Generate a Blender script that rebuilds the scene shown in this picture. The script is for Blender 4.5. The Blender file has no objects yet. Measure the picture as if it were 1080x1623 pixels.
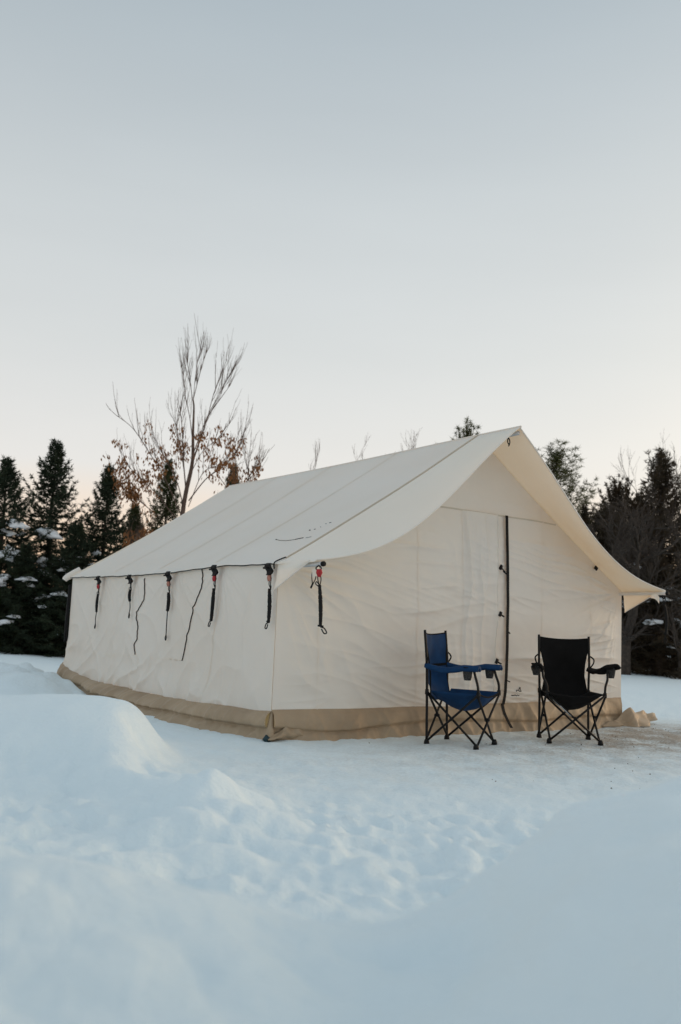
import bpy, math
import numpy as np
from mathutils import Matrix, Vector

R = math.radians
scene = bpy.context.scene
col = scene.collection

# ------------------------------------------------------------------ camera
CAM = np.array([-4.0735, -6.8058, 1.0061])
FW = np.array([0.5634, 0.8175, 0.1192]); RT = np.array([0.8197, -0.5712, 0.0429]); UP = np.array([-0.1031, -0.0736, 0.9919])
cd = bpy.data.cameras.new('camera')
cam = bpy.data.objects.new('camera', cd); col.objects.link(cam)
cam.matrix_world = Matrix(((RT[0], UP[0], -FW[0], CAM[0]), (RT[1], UP[1], -FW[1], CAM[1]), (RT[2], UP[2], -FW[2], CAM[2]), (0, 0, 0, 1)))
cd.sensor_fit = 'VERTICAL'; cd.sensor_height = 36.0; cd.lens = 36.0 * 1458.0 / 1623.0
cd.clip_start = 0.05; cd.clip_end = 3000
cd.dof.use_dof = True; cd.dof.focus_distance = 8.6; cd.dof.aperture_fstop = 1.9
scene.camera = cam

# ------------------------------------------------------------------ world and sun
SUN_AZ = R(98)          # clockwise from +Y, low beyond the trees on the right
SUN_EL = R(9)
world = bpy.data.worlds.new('World'); scene.world = world; world.use_nodes = True
nt = world.node_tree; nt.nodes.clear()
N = nt.nodes.new; K = nt.links.new
w_out = N('ShaderNodeOutputWorld')
sky = N('ShaderNodeTexSky'); sky.sky_type = 'NISHITA'; sky.sun_disc = False
sky.sun_elevation = SUN_EL; sky.sun_rotation = SUN_AZ
sky.air_density = 1.2; sky.dust_density = 4.0; sky.ozone_density = 1.0
tc = N('ShaderNodeTexCoord'); sx = N('ShaderNodeSeparateXYZ'); K(tc.outputs['Generated'], sx.inputs[0])
# thin overcast: colour by height above the horizon
ramp = N('ShaderNodeValToRGB'); K(sx.outputs['Z'], ramp.inputs['Fac'])
el = ramp.color_ramp.elements
stops = [(0.0, (1.0, 0.60, 0.36)), (0.07, (0.88, 0.65, 0.48)), (0.155, (0.70, 0.675, 0.665)), (0.28, (0.60, 0.605, 0.60)),
         (0.42, (0.515, 0.54, 0.545)), (0.62, (0.345, 0.40, 0.432)), (1.0, (0.50, 0.59, 0.66))]  # zenith stop, out of frame, raised to brighten the roof and left wall
while len(el) < len(stops): el.new(0.5)
for e, (p_, c_) in zip(el, stops): e.position = p_; e.color = (*c_, 1)
cn = N('ShaderNodeTexNoise'); cn.inputs['Scale'].default_value = 2.2; cn.inputs['Detail'].default_value = 5; cn.inputs['Roughness'].default_value = 0.5
mp = N('ShaderNodeMapping'); mp.inputs['Scale'].default_value = (1, 1, 5); K(tc.outputs['Generated'], mp.inputs[0]); K(mp.outputs[0], cn.inputs['Vector'])
mr = N('ShaderNodeMapRange'); K(cn.outputs['Fac'], mr.inputs['Value'])
mr.inputs['From Min'].default_value = 0.3; mr.inputs['From Max'].default_value = 0.75; mr.inputs['To Min'].default_value = 0.985; mr.inputs['To Max'].default_value = 1.035
vm = N('ShaderNodeVectorMath'); vm.operation = 'SCALE'; K(ramp.outputs['Color'], vm.inputs[0]); K(mr.outputs[0], vm.inputs['Scale'])
bgv = N('ShaderNodeBackground'); K(vm.outputs[0], bgv.inputs['Color']); bgv.inputs['Strength'].default_value = 0.96
bgs = N('ShaderNodeBackground'); K(sky.outputs[0], bgs.inputs['Color']); bgs.inputs['Strength'].default_value = 0.05
ad = N('ShaderNodeAddShader'); K(bgv.outputs[0], ad.inputs[0]); K(bgs.outputs[0], ad.inputs[1]); K(ad.outputs[0], w_out.inputs['Surface'])

sd = bpy.data.lights.new('sun', 'SUN'); sd.energy = 0.5; sd.angle = R(25); sd.color = (1.0, 0.78, 0.58)
sun = bpy.data.objects.new('sun', sd); col.objects.link(sun)
sdir = Vector((math.sin(SUN_AZ) * math.cos(SUN_EL), math.cos(SUN_AZ) * math.cos(SUN_EL), math.sin(SUN_EL)))
sun.rotation_euler = sdir.to_track_quat('Z', 'Y').to_euler(); sun.location = (0, 0, 20)

vs = scene.view_settings
vs.view_transform = 'Standard'; vs.look = 'None'; vs.exposure = 0.08; vs.gamma = 1.0; vs.use_curve_mapping = False
scene.render.engine = 'CYCLES'
cy = scene.cycles
cy.use_denoising = True; cy.max_bounces = 8; cy.diffuse_bounces = 4; cy.glossy_bounces = 3; cy.transmission_bounces = 4; cy.transparent_max_bounces = 8
try: cy.denoiser = 'OPENIMAGEDENOISE'
except Exception: pass

# ------------------------------------------------------------------ helpers
rng = np.random.default_rng(11)
_perm = np.random.default_rng(5).permutation(256).astype(np.int64); _perm = np.concatenate([_perm, _perm, _perm])
_gr = np.random.default_rng(6).normal(size=(256, 3)); _gr /= np.linalg.norm(_gr, axis=1)[:, None]
def perlin(x, y, z=0.0):
    x, y, z = np.broadcast_arrays(np.asarray(x, float), np.asarray(y, float), np.asarray(z, float))
    xi, yi, zi = np.floor(x).astype(np.int64), np.floor(y).astype(np.int64), np.floor(z).astype(np.int64)
    xf, yf, zf = x - xi, y - yi, z - zi
    f = lambda t: t * t * t * (t * (t * 6 - 15) + 10)
    u, v, w = f(xf), f(yf), f(zf)
    out = 0
    for dx in (0, 1):
        for dy in (0, 1):
            for dz in (0, 1):
                h = _perm[_perm[_perm[(xi + dx) & 255] + ((yi + dy) & 255)] + ((zi + dz) & 255)]
                g = _gr[h]
                d = g[..., 0] * (xf - dx) + g[..., 1] * (yf - dy) + g[..., 2] * (zf - dz)
                out = out + d * (u if dx else 1 - u) * (v if dy else 1 - v) * (w if dz else 1 - w)
    return out * 1.6
def fbm(x, y, z=0.0, o=4, g=0.5):
    a, s = 1.0, 0.0
    for i in range(o):
        s = s + a * perlin(np.asarray(x) * 2 ** i + 17.3 * i, np.asarray(y) * 2 ** i - 9.1 * i, z); a *= g
    return s
def ridged(x, y, z=0.0): return 1 - np.abs(perlin(x, y, z)) * 2
def sst(a, b, x): t = np.clip((np.asarray(x, float) - a) / (b - a), 0, 1); return t * t * (3 - 2 * t)

class MB:
    def __init__(s): s.v = []; s.f = []; s.n = 0; s.tri = []; s.mi = []
    def add(s, verts, faces):
        verts = np.asarray(verts, float).reshape(-1, 3); b = s.n
        s.v.append(verts); s.f.extend([tuple(int(i) + b for i in f) for f in faces]); s.n += len(verts)
    def tris(s, t):                                     # (n,3,3)
        t = np.asarray(t, float); s.v.append(t.reshape(-1, 3)); s.tri.append((s.n, len(t))); s.n += len(t) * 3
    def grid(s, P, close_u=False):                      # P (nu,nv,3)
        nu, nv = P.shape[:2]; b = s.n; s.v.append(P.reshape(-1, 3)); s.n += nu * nv
        for i in range(nu if close_u else nu - 1):
            k = (i + 1) % nu
            for j in range(nv - 1):
                s.f.append((b + i * nv + j, b + k * nv + j, b + k * nv + j + 1, b + i * nv + j + 1))
    def tube(s, pts, rad, n=6, cap=True):
        pts = np.asarray(pts, float); m = len(pts); rad = np.broadcast_to(np.asarray(rad, float), (m,))
        T = np.gradient(pts, axis=0); T /= (np.linalg.norm(T, axis=1)[:, None] + 1e-12)
        a = np.array([0, 0, 1.0]) if abs(T[0][2]) < 0.9 else np.array([1.0, 0, 0])
        U = np.cross(T[0], a); U /= np.linalg.norm(U); rings = []
        for i in range(m):
            U = U - T[i] * (U @ T[i]); U /= (np.linalg.norm(U) + 1e-12); V = np.cross(T[i], U)
            th = np.arange(n) * 2 * math.pi / n
            rings.append(pts[i] + rad[i] * (np.cos(th)[:, None] * U + np.sin(th)[:, None] * V))
        b = s.n; s.v.append(np.concatenate(rings)); s.n += m * n
        for i in range(m - 1):
            for j in range(n):
                k = (j + 1) % n
                s.f.append((b + i * n + j, b + i * n + k, b + (i + 1) * n + k, b + (i + 1) * n + j))
        if cap and n > 3: s.f.append(tuple(b + j for j in range(n))[::-1]); s.f.append(tuple(b + (m - 1) * n + j for j in range(n)))
    def box(s, c, h, M=None):
        P = np.array([[x, y, z] for x in (-1, 1) for y in (-1, 1) for z in (-1, 1)], float) * np.asarray(h, float)
        if M is not None: P = P @ np.asarray(M).T
        s.add(P + np.asarray(c, float), [(0, 1, 3, 2), (4, 6, 7, 5), (0, 4, 5, 1), (2, 3, 7, 6), (0, 2, 6, 4), (1, 5, 7, 3)])
    def mesh(s, name, smooth=True):
        me = bpy.data.meshes.new(name)
        v = np.concatenate(s.v)
        if s.tri and not s.f:
            nt_ = len(v) // 3
            me.vertices.add(len(v)); me.vertices.foreach_set('co', v.ravel())
            me.loops.add(nt_ * 3); me.loops.foreach_set('vertex_index', np.arange(nt_ * 3, dtype=np.int32))
            me.polygons.add(nt_); me.polygons.foreach_set('loop_start', np.arange(0, nt_ * 3, 3, dtype=np.int32)); me.polygons.foreach_set('loop_total', np.full(nt_, 3, dtype=np.int32))
            me.update(calc_edges=True)
        else:
            f = list(s.f)
            for b, k in s.tri: f.extend([(b + 3 * i, b + 3 * i + 1, b + 3 * i + 2) for i in range(k)])
            me.from_pydata(v.tolist(), [], f); me.update()
        if smooth: me.polygons.foreach_set('use_smooth', np.ones(len(me.polygons), dtype=bool))
        return me
    def build(s, name, mat, parent=None, smooth=True):
        return link(name, s.mesh(name, smooth), mat, parent)
def link(name, me, mat, parent=None):
    o = bpy.data.objects.new(name, me); col.objects.link(o)
    if mat is not None and not me.materials: me.materials.append(mat)
    if parent is not None: o.parent = parent
    return o
def empty(name, label, cat, loc=(0, 0, 0), group=None):
    o = bpy.data.objects.new(name, None); col.objects.link(o); o.location = loc; o.empty_display_size = 0.2
    o['label'] = label; o['category'] = cat
    if group: o['group'] = group
    return o
def fast_grid(name, P, mat, parent=None):
    nu, nv = P.shape[:2]; me = bpy.data.meshes.new(name)
    i, j = np.meshgrid(np.arange(nu - 1), np.arange(nv - 1), indexing='ij')
    q = np.stack([i * nv + j, (i + 1) * nv + j, (i + 1) * nv + j + 1, i * nv + j + 1], -1).reshape(-1, 4).astype(np.int32)
    me.vertices.add(nu * nv); me.vertices.foreach_set('co', P.reshape(-1).astype(np.float32))
    me.loops.add(q.size); me.loops.foreach_set('vertex_index', q.ravel())
    me.polygons.add(len(q)); me.polygons.foreach_set('loop_start', np.arange(0, q.size, 4, dtype=np.int32)); me.polygons.foreach_set('loop_total', np.full(len(q), 4, dtype=np.int32))
    me.update(calc_edges=True); me.polygons.foreach_set('use_smooth', np.ones(len(q), dtype=bool))
    return link(name, me, mat, parent)
def spline(pts, n=24):
    P = np.asarray(pts, float); m = len(P); Q = np.vstack([2 * P[0] - P[1], P, 2 * P[-1] - P[-2]]); out = []
    for t in np.linspace(0, m - 1 - 1e-9, n):
        i = int(t); u = t - i; a, b, c, d = Q[i], Q[i + 1], Q[i + 2], Q[i + 3]
        out.append(0.5 * (2 * b + (c - a) * u + (2 * a - 5 * b + 4 * c - d) * u * u + (3 * b - a - 3 * c + d) * u ** 3))
    return np.array(out)
FH = np.array([0.5674, 0.8234]); RH = np.array([0.8234, -0.5674])
def place(px, d):                                       # ground point: photo column at distance d
    s = (px - 540) / 1458 * d
    return CAM[:2] + FH * d + RH * s

# ------------------------------------------------------------------ materials
def mat(name, base, rough=0.8, var=0.0, vscale=3.0, bump=0.0, bscale=60.0, trans=0.0, metallic=0.0, base2=None, spec=0.3, detail=4.0, crease=0.0, tcol=None):
    m = bpy.data.materials.new(name); m.use_nodes = True; t = m.node_tree; b = t.nodes['Principled BSDF']; o = t.nodes['Material Output']
    b.inputs['Roughness'].default_value = rough; b.inputs['Metallic'].default_value = metallic; b.inputs['Specular IOR Level'].default_value = spec
    tcx = t.nodes.new('ShaderNodeTexCoord')
    n1 = t.nodes.new('ShaderNodeTexNoise'); n1.inputs['Scale'].default_value = vscale; n1.inputs['Detail'].default_value = detail
    t.links.new(tcx.outputs['Object'], n1.inputs['Vector'])
    mx = t.nodes.new('ShaderNodeMix'); mx.data_type = 'RGBA'
    b2 = base2 if base2 else tuple(c * (1 - var) for c in base)
    mx.inputs[6].default_value = (*base, 1); mx.inputs[7].default_value = (*b2, 1)
    mrx = t.nodes.new('ShaderNodeMapRange'); mrx.inputs['From Min'].default_value = 0.35; mrx.inputs['From Max'].default_value = 0.65
    t.links.new(n1.outputs['Fac'], mrx.inputs['Value']); t.links.new(mrx.outputs[0], mx.inputs[0]); t.links.new(mx.outputs[2], b.inputs['Base Color'])
    if bump:
        n2 = t.nodes.new('ShaderNodeTexNoise'); n2.inputs['Scale'].default_value = bscale; n2.inputs['Detail'].default_value = 5
        t.links.new(tcx.outputs['Object'], n2.inputs['Vector'])
        bp = t.nodes.new('ShaderNodeBump'); bp.inputs['Strength'].default_value = 1.0; bp.inputs['Distance'].default_value = bump
        t.links.new(n2.outputs['Fac'], bp.inputs['Height']); t.links.new(bp.outputs[0], b.inputs['Normal'])
        if crease:                                       # fine pressed-in creases of folded cloth
            n3 = t.nodes.new('ShaderNodeTexNoise'); n3.noise_type = 'RIDGED_MULTIFRACTAL'; n3.inputs['Scale'].default_value = 2.6; n3.inputs['Detail'].default_value = 4; n3.inputs['Distortion'].default_value = 0.6
            t.links.new(tcx.outputs['Object'], n3.inputs['Vector'])
            bq = t.nodes.new('ShaderNodeBump'); bq.inputs['Distance'].default_value = crease
            t.links.new(n3.outputs['Fac'], bq.inputs['Height']); t.links.new(bq.outputs[0], bp.inputs['Normal'])
    if trans:
        tr = t.nodes.new('ShaderNodeBsdfTranslucent'); tr.inputs['Color'].default_value = (*(tcol or (1, 1, 1)), 1)
        if not tcol: t.links.new(mx.outputs[2], tr.inputs['Color'])
        if bump: t.links.new(bp.outputs[0], tr.inputs['Normal'])
        ms = t.nodes.new('ShaderNodeMixShader'); ms.inputs[0].default_value = trans
        t.links.new(b.outputs[0], ms.inputs[1]); t.links.new(tr.outputs[0], ms.inputs[2]); t.links.new(ms.outputs[0], o.inputs['Surface'])
    return m
M_CANVAS = mat('canvas', (0.855, 0.875, 0.84), 0.9, vscale=0.9, base2=(0.83, 0.835, 0.785), bump=0.0012, bscale=140, trans=0.23, tcol=(1.0, 0.62, 0.28), spec=0.15, detail=6, crease=0.0025)
M_SEAM = mat('canvas_seam', (0.68, 0.61, 0.50), 0.9, 0.1, bump=0.0006, bscale=200, trans=0.12, spec=0.15)
M_TAN = mat('tan_vinyl', (0.42, 0.315, 0.21), 0.55, vscale=2.0, base2=(0.33, 0.24, 0.155), bump=0.006, bscale=14, spec=0.35, crease=0.02)
M_BLACK = mat('black_webbing', (0.006, 0.006, 0.0065), 0.75, 0.3, 20)
M_STEELBLK = mat('black_tube', (0.005, 0.005, 0.0055), 0.5, 0.2, 12, spec=0.25)
M_RED = mat('red_plastic', (0.42, 0.022, 0.03), 0.4, 0.2, 30)
M_SALMON = mat('faded_red', (0.45, 0.20, 0.15), 0.5, 0.2, 30)
M_ALU = mat('bare_metal', (0.55, 0.56, 0.57), 0.4, 0.15, 20, metallic=0.6)
M_BLUE = mat('blue_polyester', (0.002, 0.037, 0.115), 0.8, 0.3, 9, bump=0.0012, bscale=90, spec=0.25)
M_BLKFAB = mat('black_polyester', (0.006, 0.0055, 0.0055), 0.9, 0.3, 9, bump=0.0012, bscale=90, spec=0.2)
M_MESHFAB = mat('black_mesh_fabric', (0.05, 0.05, 0.05), 0.8, vscale=90, base2=(0.008, 0.008, 0.008))
M_INK = mat('black_print', (0.035, 0.033, 0.030), 0.8, 0.3, 50)
M_BARK = mat('bark', (0.085, 0.062, 0.048), 0.95, vscale=14, base2=(0.04, 0.03, 0.024), bump=0.01, bscale=25)
M_GREYBARK = mat('grey_bark', (0.075, 0.06, 0.05), 0.95, vscale=14, base2=(0.04, 0.033, 0.028), bump=0.01, bscale=25)
M_TWIG = mat('maple_twig', (0.13, 0.085, 0.065), 0.9, 0.35, 6)
M_SPRUCE = mat('spruce_needles', (0.036, 0.050, 0.026), 0.75, vscale=1.6, base2=(0.020, 0.030, 0.019), trans=0.12, spec=0.2)
M_SPRUCE2 = mat('yellow_spruce_needles', (0.075, 0.080, 0.030), 0.75, vscale=1.6, base2=(0.036, 0.046, 0.020), trans=0.2, spec=0.2)
M_PINE = mat('pine_needles', (0.12, 0.125, 0.05), 0.75, vscale=1.6, base2=(0.06, 0.068, 0.03), trans=0.4, spec=0.2)
M_CEDAR = mat('bronze_cedar_needles', (0.085, 0.060, 0.036), 0.8, vscale=1.4, base2=(0.040, 0.034, 0.022), trans=0.25, spec=0.2)
M_LEAF = mat('dry_leaves', (0.33, 0.155, 0.065), 0.8, vscale=4, base2=(0.21, 0.095, 0.042), trans=0.4, spec=0.2)
M_SNOWLUMP = mat('bough_snow', (0.84, 0.87, 0.90), 0.7, 0.05, 5, bump=0.02, bscale=8)
M_STONE = mat('gravel', (0.16, 0.125, 0.095), 0.9, 0.4, 30)

# snow: trodden and dusty in the yard, clean on the banks
def snow_material():
    m = bpy.data.materials.new('snow'); m.use_nodes = True; t = m.node_tree; b = t.nodes['Principled BSDF']
    n = t.nodes.new; k = t.links.new
    b.inputs['Roughness'].default_value = 0.75; b.inputs['Specular IOR Level'].default_value = 0.25
    b.inputs['Subsurface Weight'].default_value = 0.0; b.inputs['Subsurface Radius'].default_value = (0.03, 0.04, 0.055); b.inputs['Subsurface Scale'].default_value = 0.6
    g = n('ShaderNodeNewGeometry')
    at = n('ShaderNodeAttribute'); at.attribute_name = 'dirt'
    na = n('ShaderNodeTexNoise'); na.inputs['Scale'].default_value = 3.0; na.inputs['Detail'].default_value = 8; na.inputs['Roughness'].default_value = 0.65; k(g.outputs['Position'], na.inputs['Vector'])
    nb = n('ShaderNodeTexNoise'); nb.inputs['Scale'].default_value = 38.0; nb.inputs['Detail'].default_value = 4; nb.inputs['Roughness'].default_value = 0.7; k(g.outputs['Position'], nb.inputs['Vector'])
    m1 = n('ShaderNodeMath'); m1.operation = 'MULTIPLY'; k(na.outputs['Fac'], m1.inputs[0]); k(nb.outputs['Fac'], m1.inputs[1])
    mr1 = n('ShaderNodeMapRange'); mr1.inputs['From Min'].default_value = 0.12; mr1.inputs['From Max'].default_value = 0.34; k(m1.outputs[0], mr1.inputs['Value'])
    m2 = n('ShaderNodeMath'); m2.operation = 'MULTIPLY'; k(mr1.outputs[0], m2.inputs[0]); k(at.outputs['Fac'], m2.inputs[1])
    mx = n('ShaderNodeMix'); mx.data_type = 'RGBA'; mx.inputs[6].default_value = (0.76, 0.855, 0.89, 1); mx.inputs[7].default_value = (0.34, 0.295, 0.245, 1)
    k(m2.outputs[0], mx.inputs[0]); k(mx.outputs[2], b.inputs['Base Color'])
    bp = n('ShaderNodeBump'); bp.inputs['Distance'].default_value = 0.012
    nc = n('ShaderNodeTexNoise'); nc.inputs['Scale'].default_value = 22; nc.inputs['Detail'].default_value = 8; nc.inputs['Roughness'].default_value = 0.65; k(g.outputs['Position'], nc.inputs['Vector'])
    k(nc.outputs['Fac'], bp.inputs['Height']); k(bp.outputs[0], b.inputs['Normal'])
    return m
M_SNOW = snow_material()

# ------------------------------------------------------------------ ground: one snow sheet with shovelled banks
DD = np.array([0.3, 0.8, 1.2, 1.6, 1.9, 2.3, 2.8, 3.3, 4.0, 4.6, 5.2, 5.9, 6.5, 7.1, 7.8, 8.6, 10, 14])
XC = np.array([-900, -400, 0, 60, 130, 210, 250, 300, 350, 410, 480, 560, 650, 760, 850, 950, 1080, 1400, 1800], float)
HT = np.array([
 [.40,.46,.50,.54,.56,.54,.44,.36,.34,.36,.40,.42,.42,.40,.34,.30,.25,.15],   # -900
 [.40,.46,.50,.53,.54,.50,.38,.28,.25,.28,.34,.42,.44,.40,.32,.28,.22,.12],   # -400
 [.40,.44,.48,.52,.53,.45,.28,.16,.12,.08,.12,.32,.41,.36,.20,.16,.14,.06],   # 0
 [.40,.44,.48,.51,.52,.43,.26,.15,.10,.04,.10,.34,.44,.37,.15,.12,.14,.05],   # 60
 [.40,.43,.47,.50,.50,.41,.25,.14,.07,.05,.12,.36,.47,.38,.10,.02,.01,.00],   # 130
 [.40,.43,.46,.49,.49,.38,.23,.14,.09,.13,.15,.34,.47,.36,.08,.0,.0,.0],      # 210
 [.40,.43,.46,.48,.48,.36,.22,.13,.12,.19,.14,.22,.31,.20,.03,.0,.0,.0],      # 250
 [.40,.43,.45,.47,.47,.34,.18,.10,.13,.25,.15,.05,.03,.02,.0,.0,.0,.0],       # 300
 [.40,.42,.45,.46,.46,.33,.15,.08,.16,.28,.14,.03,.0,.0,.0,.0,.0,.0],         # 350
 [.40,.42,.44,.45,.45,.31,.13,.07,.14,.21,.07,.0,.0,.0,.0,.0,.0,.0],          # 410
 [.40,.42,.43,.43,.42,.29,.12,.07,.11,.09,.02,.0,.0,.0,.0,.0,.0,.0],          # 480
 [.40,.41,.42,.42,.41,.28,.11,.07,.06,.03,.0,.0,.0,.0,.0,.0,.0,.0],           # 560
 [.40,.41,.42,.41,.41,.28,.10,.05,.02,.01,.0,.0,.0,.0,.0,.0,.0,.0],           # 650
 [.40,.42,.44,.45,.46,.34,.12,.03,.0,.0,.0,.0,.0,.0,.0,.0,.0,.0],             # 760
 [.40,.43,.47,.51,.54,.48,.22,.05,.0,.0,.0,.0,.0,.0,.0,.0,.0,.0],             # 850
 [.40,.44,.50,.57,.61,.61,.36,.10,.01,.0,.0,.0,.0,.0,.0,.0,.0,.0],            # 950
 [.40,.45,.53,.62,.67,.69,.47,.16,.02,.0,.0,.0,.0,.0,.0,.0,.0,.0],            # 1080
 [.40,.47,.57,.68,.74,.76,.60,.30,.08,.02,.0,.0,.0,.0,.0,.0,.0,.0],           # 1400
 [.40,.47,.57,.68,.74,.76,.62,.38,.15,.05,.0,.0,.0,.0,.0,.0,.0,.0]])          # 1800
# fine, smoothed lookup table
_tx = np.linspace(XC[0], XC[-1], 541); _td = np.linspace(math.log(DD[0]), math.log(DD[-1]), 400)
_H = np.stack([np.interp(_td, np.log(DD), r) for r in HT])
_H = np.stack([np.interp(_tx, XC, _H[:, j]) for j in range(len(_td))], 1)
def _blur(a, k, ax):
    ker = np.exp(-0.5 * (np.arange(-3 * k, 3 * k + 1) / k) ** 2); ker /= ker.sum()
    return np.apply_along_axis(lambda r: np.convolve(np.pad(r, 3 * k, mode='edge'), ker, 'valid'), ax, a)
_H = _blur(_blur(_H, 3, 0), 5, 1)
def table(px, d):
    i = np.clip((px - _tx[0]) / (_tx[1] - _tx[0]), 0, len(_tx) - 1.001); j = np.clip((np.log(np.maximum(d, 0.3)) - _td[0]) / (_td[1] - _td[0]), 0, len(_td) - 1.001)
    i0 = i.astype(int); j0 = j.astype(int); a = i - i0; b = j - j0
    return _H[i0, j0] * (1 - a) * (1 - b) + _H[i0 + 1, j0] * a * (1 - b) + _H[i0, j0 + 1] * (1 - a) * b + _H[i0 + 1, j0 + 1] * a * b
def ground(x, y):
    x = np.asarray(x, float); y = np.asarray(y, float)
    wx = x + 0.10 * fbm(x * 1.3, y * 1.3, 3.1, 3); wy = y + 0.10 * fbm(x * 1.3, y * 1.3, 8.7, 3)
    qx, qy = wx - CAM[0], wy - CAM[1]
    d = qx * FH[0] + qy * FH[1]; s = qx * RH[0] + qy * RH[1]; r = np.hypot(qx, qy)
    de = np.maximum(d, 0.7 * r); px = 540 + 1458 * s / np.maximum(d, 0.5 * r + 1e-6)
    h = table(px, de)
    r0 = np.hypot(x - CAM[0], y - CAM[1])
    # lumps of thrown snow on the banks, finer tread in the yard, gentle drifts far off
    bank = sst(0.02, 0.16, h) * sst(1.6, 3.2, r0); mid = bank * sst(9.5, 7.5, r0)
    lump = np.abs(perlin(x * 2.1, y * 2.1, 1.0)) * 0.12 + np.abs(perlin(x * 4.6, y * 4.6, 2.0)) * 0.036 + fbm(x * 9, y * 9, 4.0, 3) * 0.010
    smoothA = sst(0.16, 0.34, h) * sst(5.0, 5.6, r0)                        # the tall bank is wind-smoothed
    h = h + mid * (lump - 0.06) * (1 - 0.88 * smoothA)
    near = sst(2.8, 1.6, r0)
    h = h + near * (0.06 * perlin(x * 1.7, y * 1.7, 6.0) + 0.035 * np.abs(perlin(x * 3.4, y * 3.4, 6.2)) + 0.012 * fbm(x * 8, y * 8, 6.5, 3))
    yard = (1 - sst(0.03, 0.12, h)) * sst(22, 12, r0)
    h = h + yard * (0.016 * fbm(x * 2.2, y * 2.2, 5.0, 3) + 0.009 * fbm(x * 7, y * 7, 5.5, 3))
    rub = sst(2.9, 3.4, r0) * sst(6.0, 4.4, r0) * sst(0.13, 0.05, h)
    h = h + rub * (0.06 * np.maximum(0, fbm(x * 3.0, y * 3.0, 7.0, 3)) + 0.03 * fbm(x * 9, y * 9, 7.7, 2))
    far = sst(12, 20, r0); h = h + far * 0.10 * fbm(x * 0.16, y * 0.16, 9.0, 3)
    # broken clods left by a plough beside the back corner
    q = np.hypot((x + 0.75) / 1.0, (y - 4.9) / 1.3); h = h + sst(1.3, 0.2, q) * (0.12 + 0.22 * np.abs(perlin(x * 1.9, y * 1.9, 3.3)) + 0.05 * fbm(x * 5, y * 5, 1.2, 3))
    # flat under the tent
    inside = sst(-0.28, -0.05, x) * sst(4.75, 4.6, x) * sst(-0.08, 0.05, y) * sst(5.5, 5.35, y)
    return h * (1 - inside) - 0.0 * inside
rr = [0.25]
while rr[-1] < 600:
    r_ = rr[-1]; rr.append(r_ * (1.012 if r_ < 13 else 1.03))
rr = np.array(rr)
ca = math.atan2(FH[1], FH[0])
ang = np.concatenate([np.linspace(-math.pi, -0.55, 70, endpoint=False), np.linspace(-0.55, 0.55, 440), np.linspace(0.55, math.pi, 71)[1:]])
A_, R_ = np.meshgrid(ca + ang, rr, indexing='ij')
GX = CAM[0] + np.cos(A_) * R_; GY = CAM[1] + np.sin(A_) * R_
GZ = ground(GX, GY)
g_obj = fast_grid('snow_ground', np.stack([GX, GY, GZ], -1), M_SNOW); g_obj['kind'] = 'structure'
da = g_obj.data.attributes.new('dirt', 'FLOAT', 'POINT')
dirt = np.exp(-(((GX - 4.4) / 1.5) ** 2 + ((GY + 0.9) / 0.95) ** 2)) * 1.4 + 0.60 * np.exp(-(((GX - 2.4) / 2.8) ** 2 + ((GY + 1.3) / 1.2) ** 2))
dirt = dirt + 0.22 * sst(1.2, 0.3, np.hypot((GX + 0.75), (GY - 4.9) / 1.3))
dirt *= 1 - sst(0.08, 0.2, GZ) * (GY < 3)
da.data.foreach_set('value', dirt.ravel().astype(np.float32))

# ------------------------------------------------------------------ the wall tent
W, L, H, RZ, OV = 4.55, 5.32, 1.5, 2.958, 0.59
tent = empty('wall_tent', 'cream canvas wall tent with tan skirt and front overhang on packed snow', 'tent', (0, 0, 0))
def eave_z(y):
    return H + np.interp(y, [-0.6, 0, 1.05, 1.6, 2.08, 3.14, 4.15, 5.35], [0.0, 0.0, 0.010, -0.012, -0.030, -0.045, -0.042, -0.035]) 
def roof_pt(y, v, side=-1):
    y = np.asarray(y, float); v = np.asarray(v, float)
    ov = sst(0.0, -OV, y)
    x = W / 2 * (1 - v); z = RZ + (eave_z(y) - RZ) * v
    ridge_dip = -0.018 * np.sin(np.clip(y / L, 0, 1) * math.pi)
    z = z + ridge_dip * (1 - v)
    sag = 0.03 * np.sin(math.pi * np.clip(v, 0, 1)) + ov * 0.25 * np.sin(math.pi * np.clip(v, 0, 1) ** 1.45)
    raf = 0.013 * np.abs(np.sin(math.pi * y / 1.33)) * np.sin(math.pi * v)
    raf = raf * (y > 0)
    dr = 0.006 * perlin(y * 1.1 + v * 1.5, v * 3.0 + 4, side) + 0.0035 * ridged(y * 2.5 + v * 4, v * 2.2, 3 + side) * np.sin(math.pi * np.clip(v, 0, 1))
    low = sst(0.75, 1.0, v) * 0.008 * perlin(y * 5, v * 2, 9 + side)
    nrm = np.array([-(RZ - H), W / 2]); nrm = nrm / np.linalg.norm(nrm)
    k = -sag - raf + (dr + low) * sst(0, 0.05, v)
    x = x + nrm[0] * k * 0.5; z = z + nrm[1] * k
    if side > 0: x = W - x
    return np.stack([x, y, z], -1)
ys = np.concatenate([np.linspace(-OV, 0, 40, endpoint=False), np.linspace(0, L + 0.05, 230)])
vv = np.linspace(0, 1, 120)
Y_, V_ = np.meshgrid(ys, vv, indexing='ij')
for side in (-1, 1):
    yy = Y_ if side < 0 else np.where(Y_ < 0, Y_ * 0.98, Y_)
    P = roof_pt(yy, V_ * 1.012, side)
    if side > 0: P = P[:, ::-1]
    fast_grid('roof_slope', P, M_CANVAS, tent)
def roof_line(pts, off=0.006):                           # (y,v) path lying on the left slope
    P = np.array([roof_pt(y, v) for y, v in pts]); return P + np.array([-0.54, 0, 0.84]) * off
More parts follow.
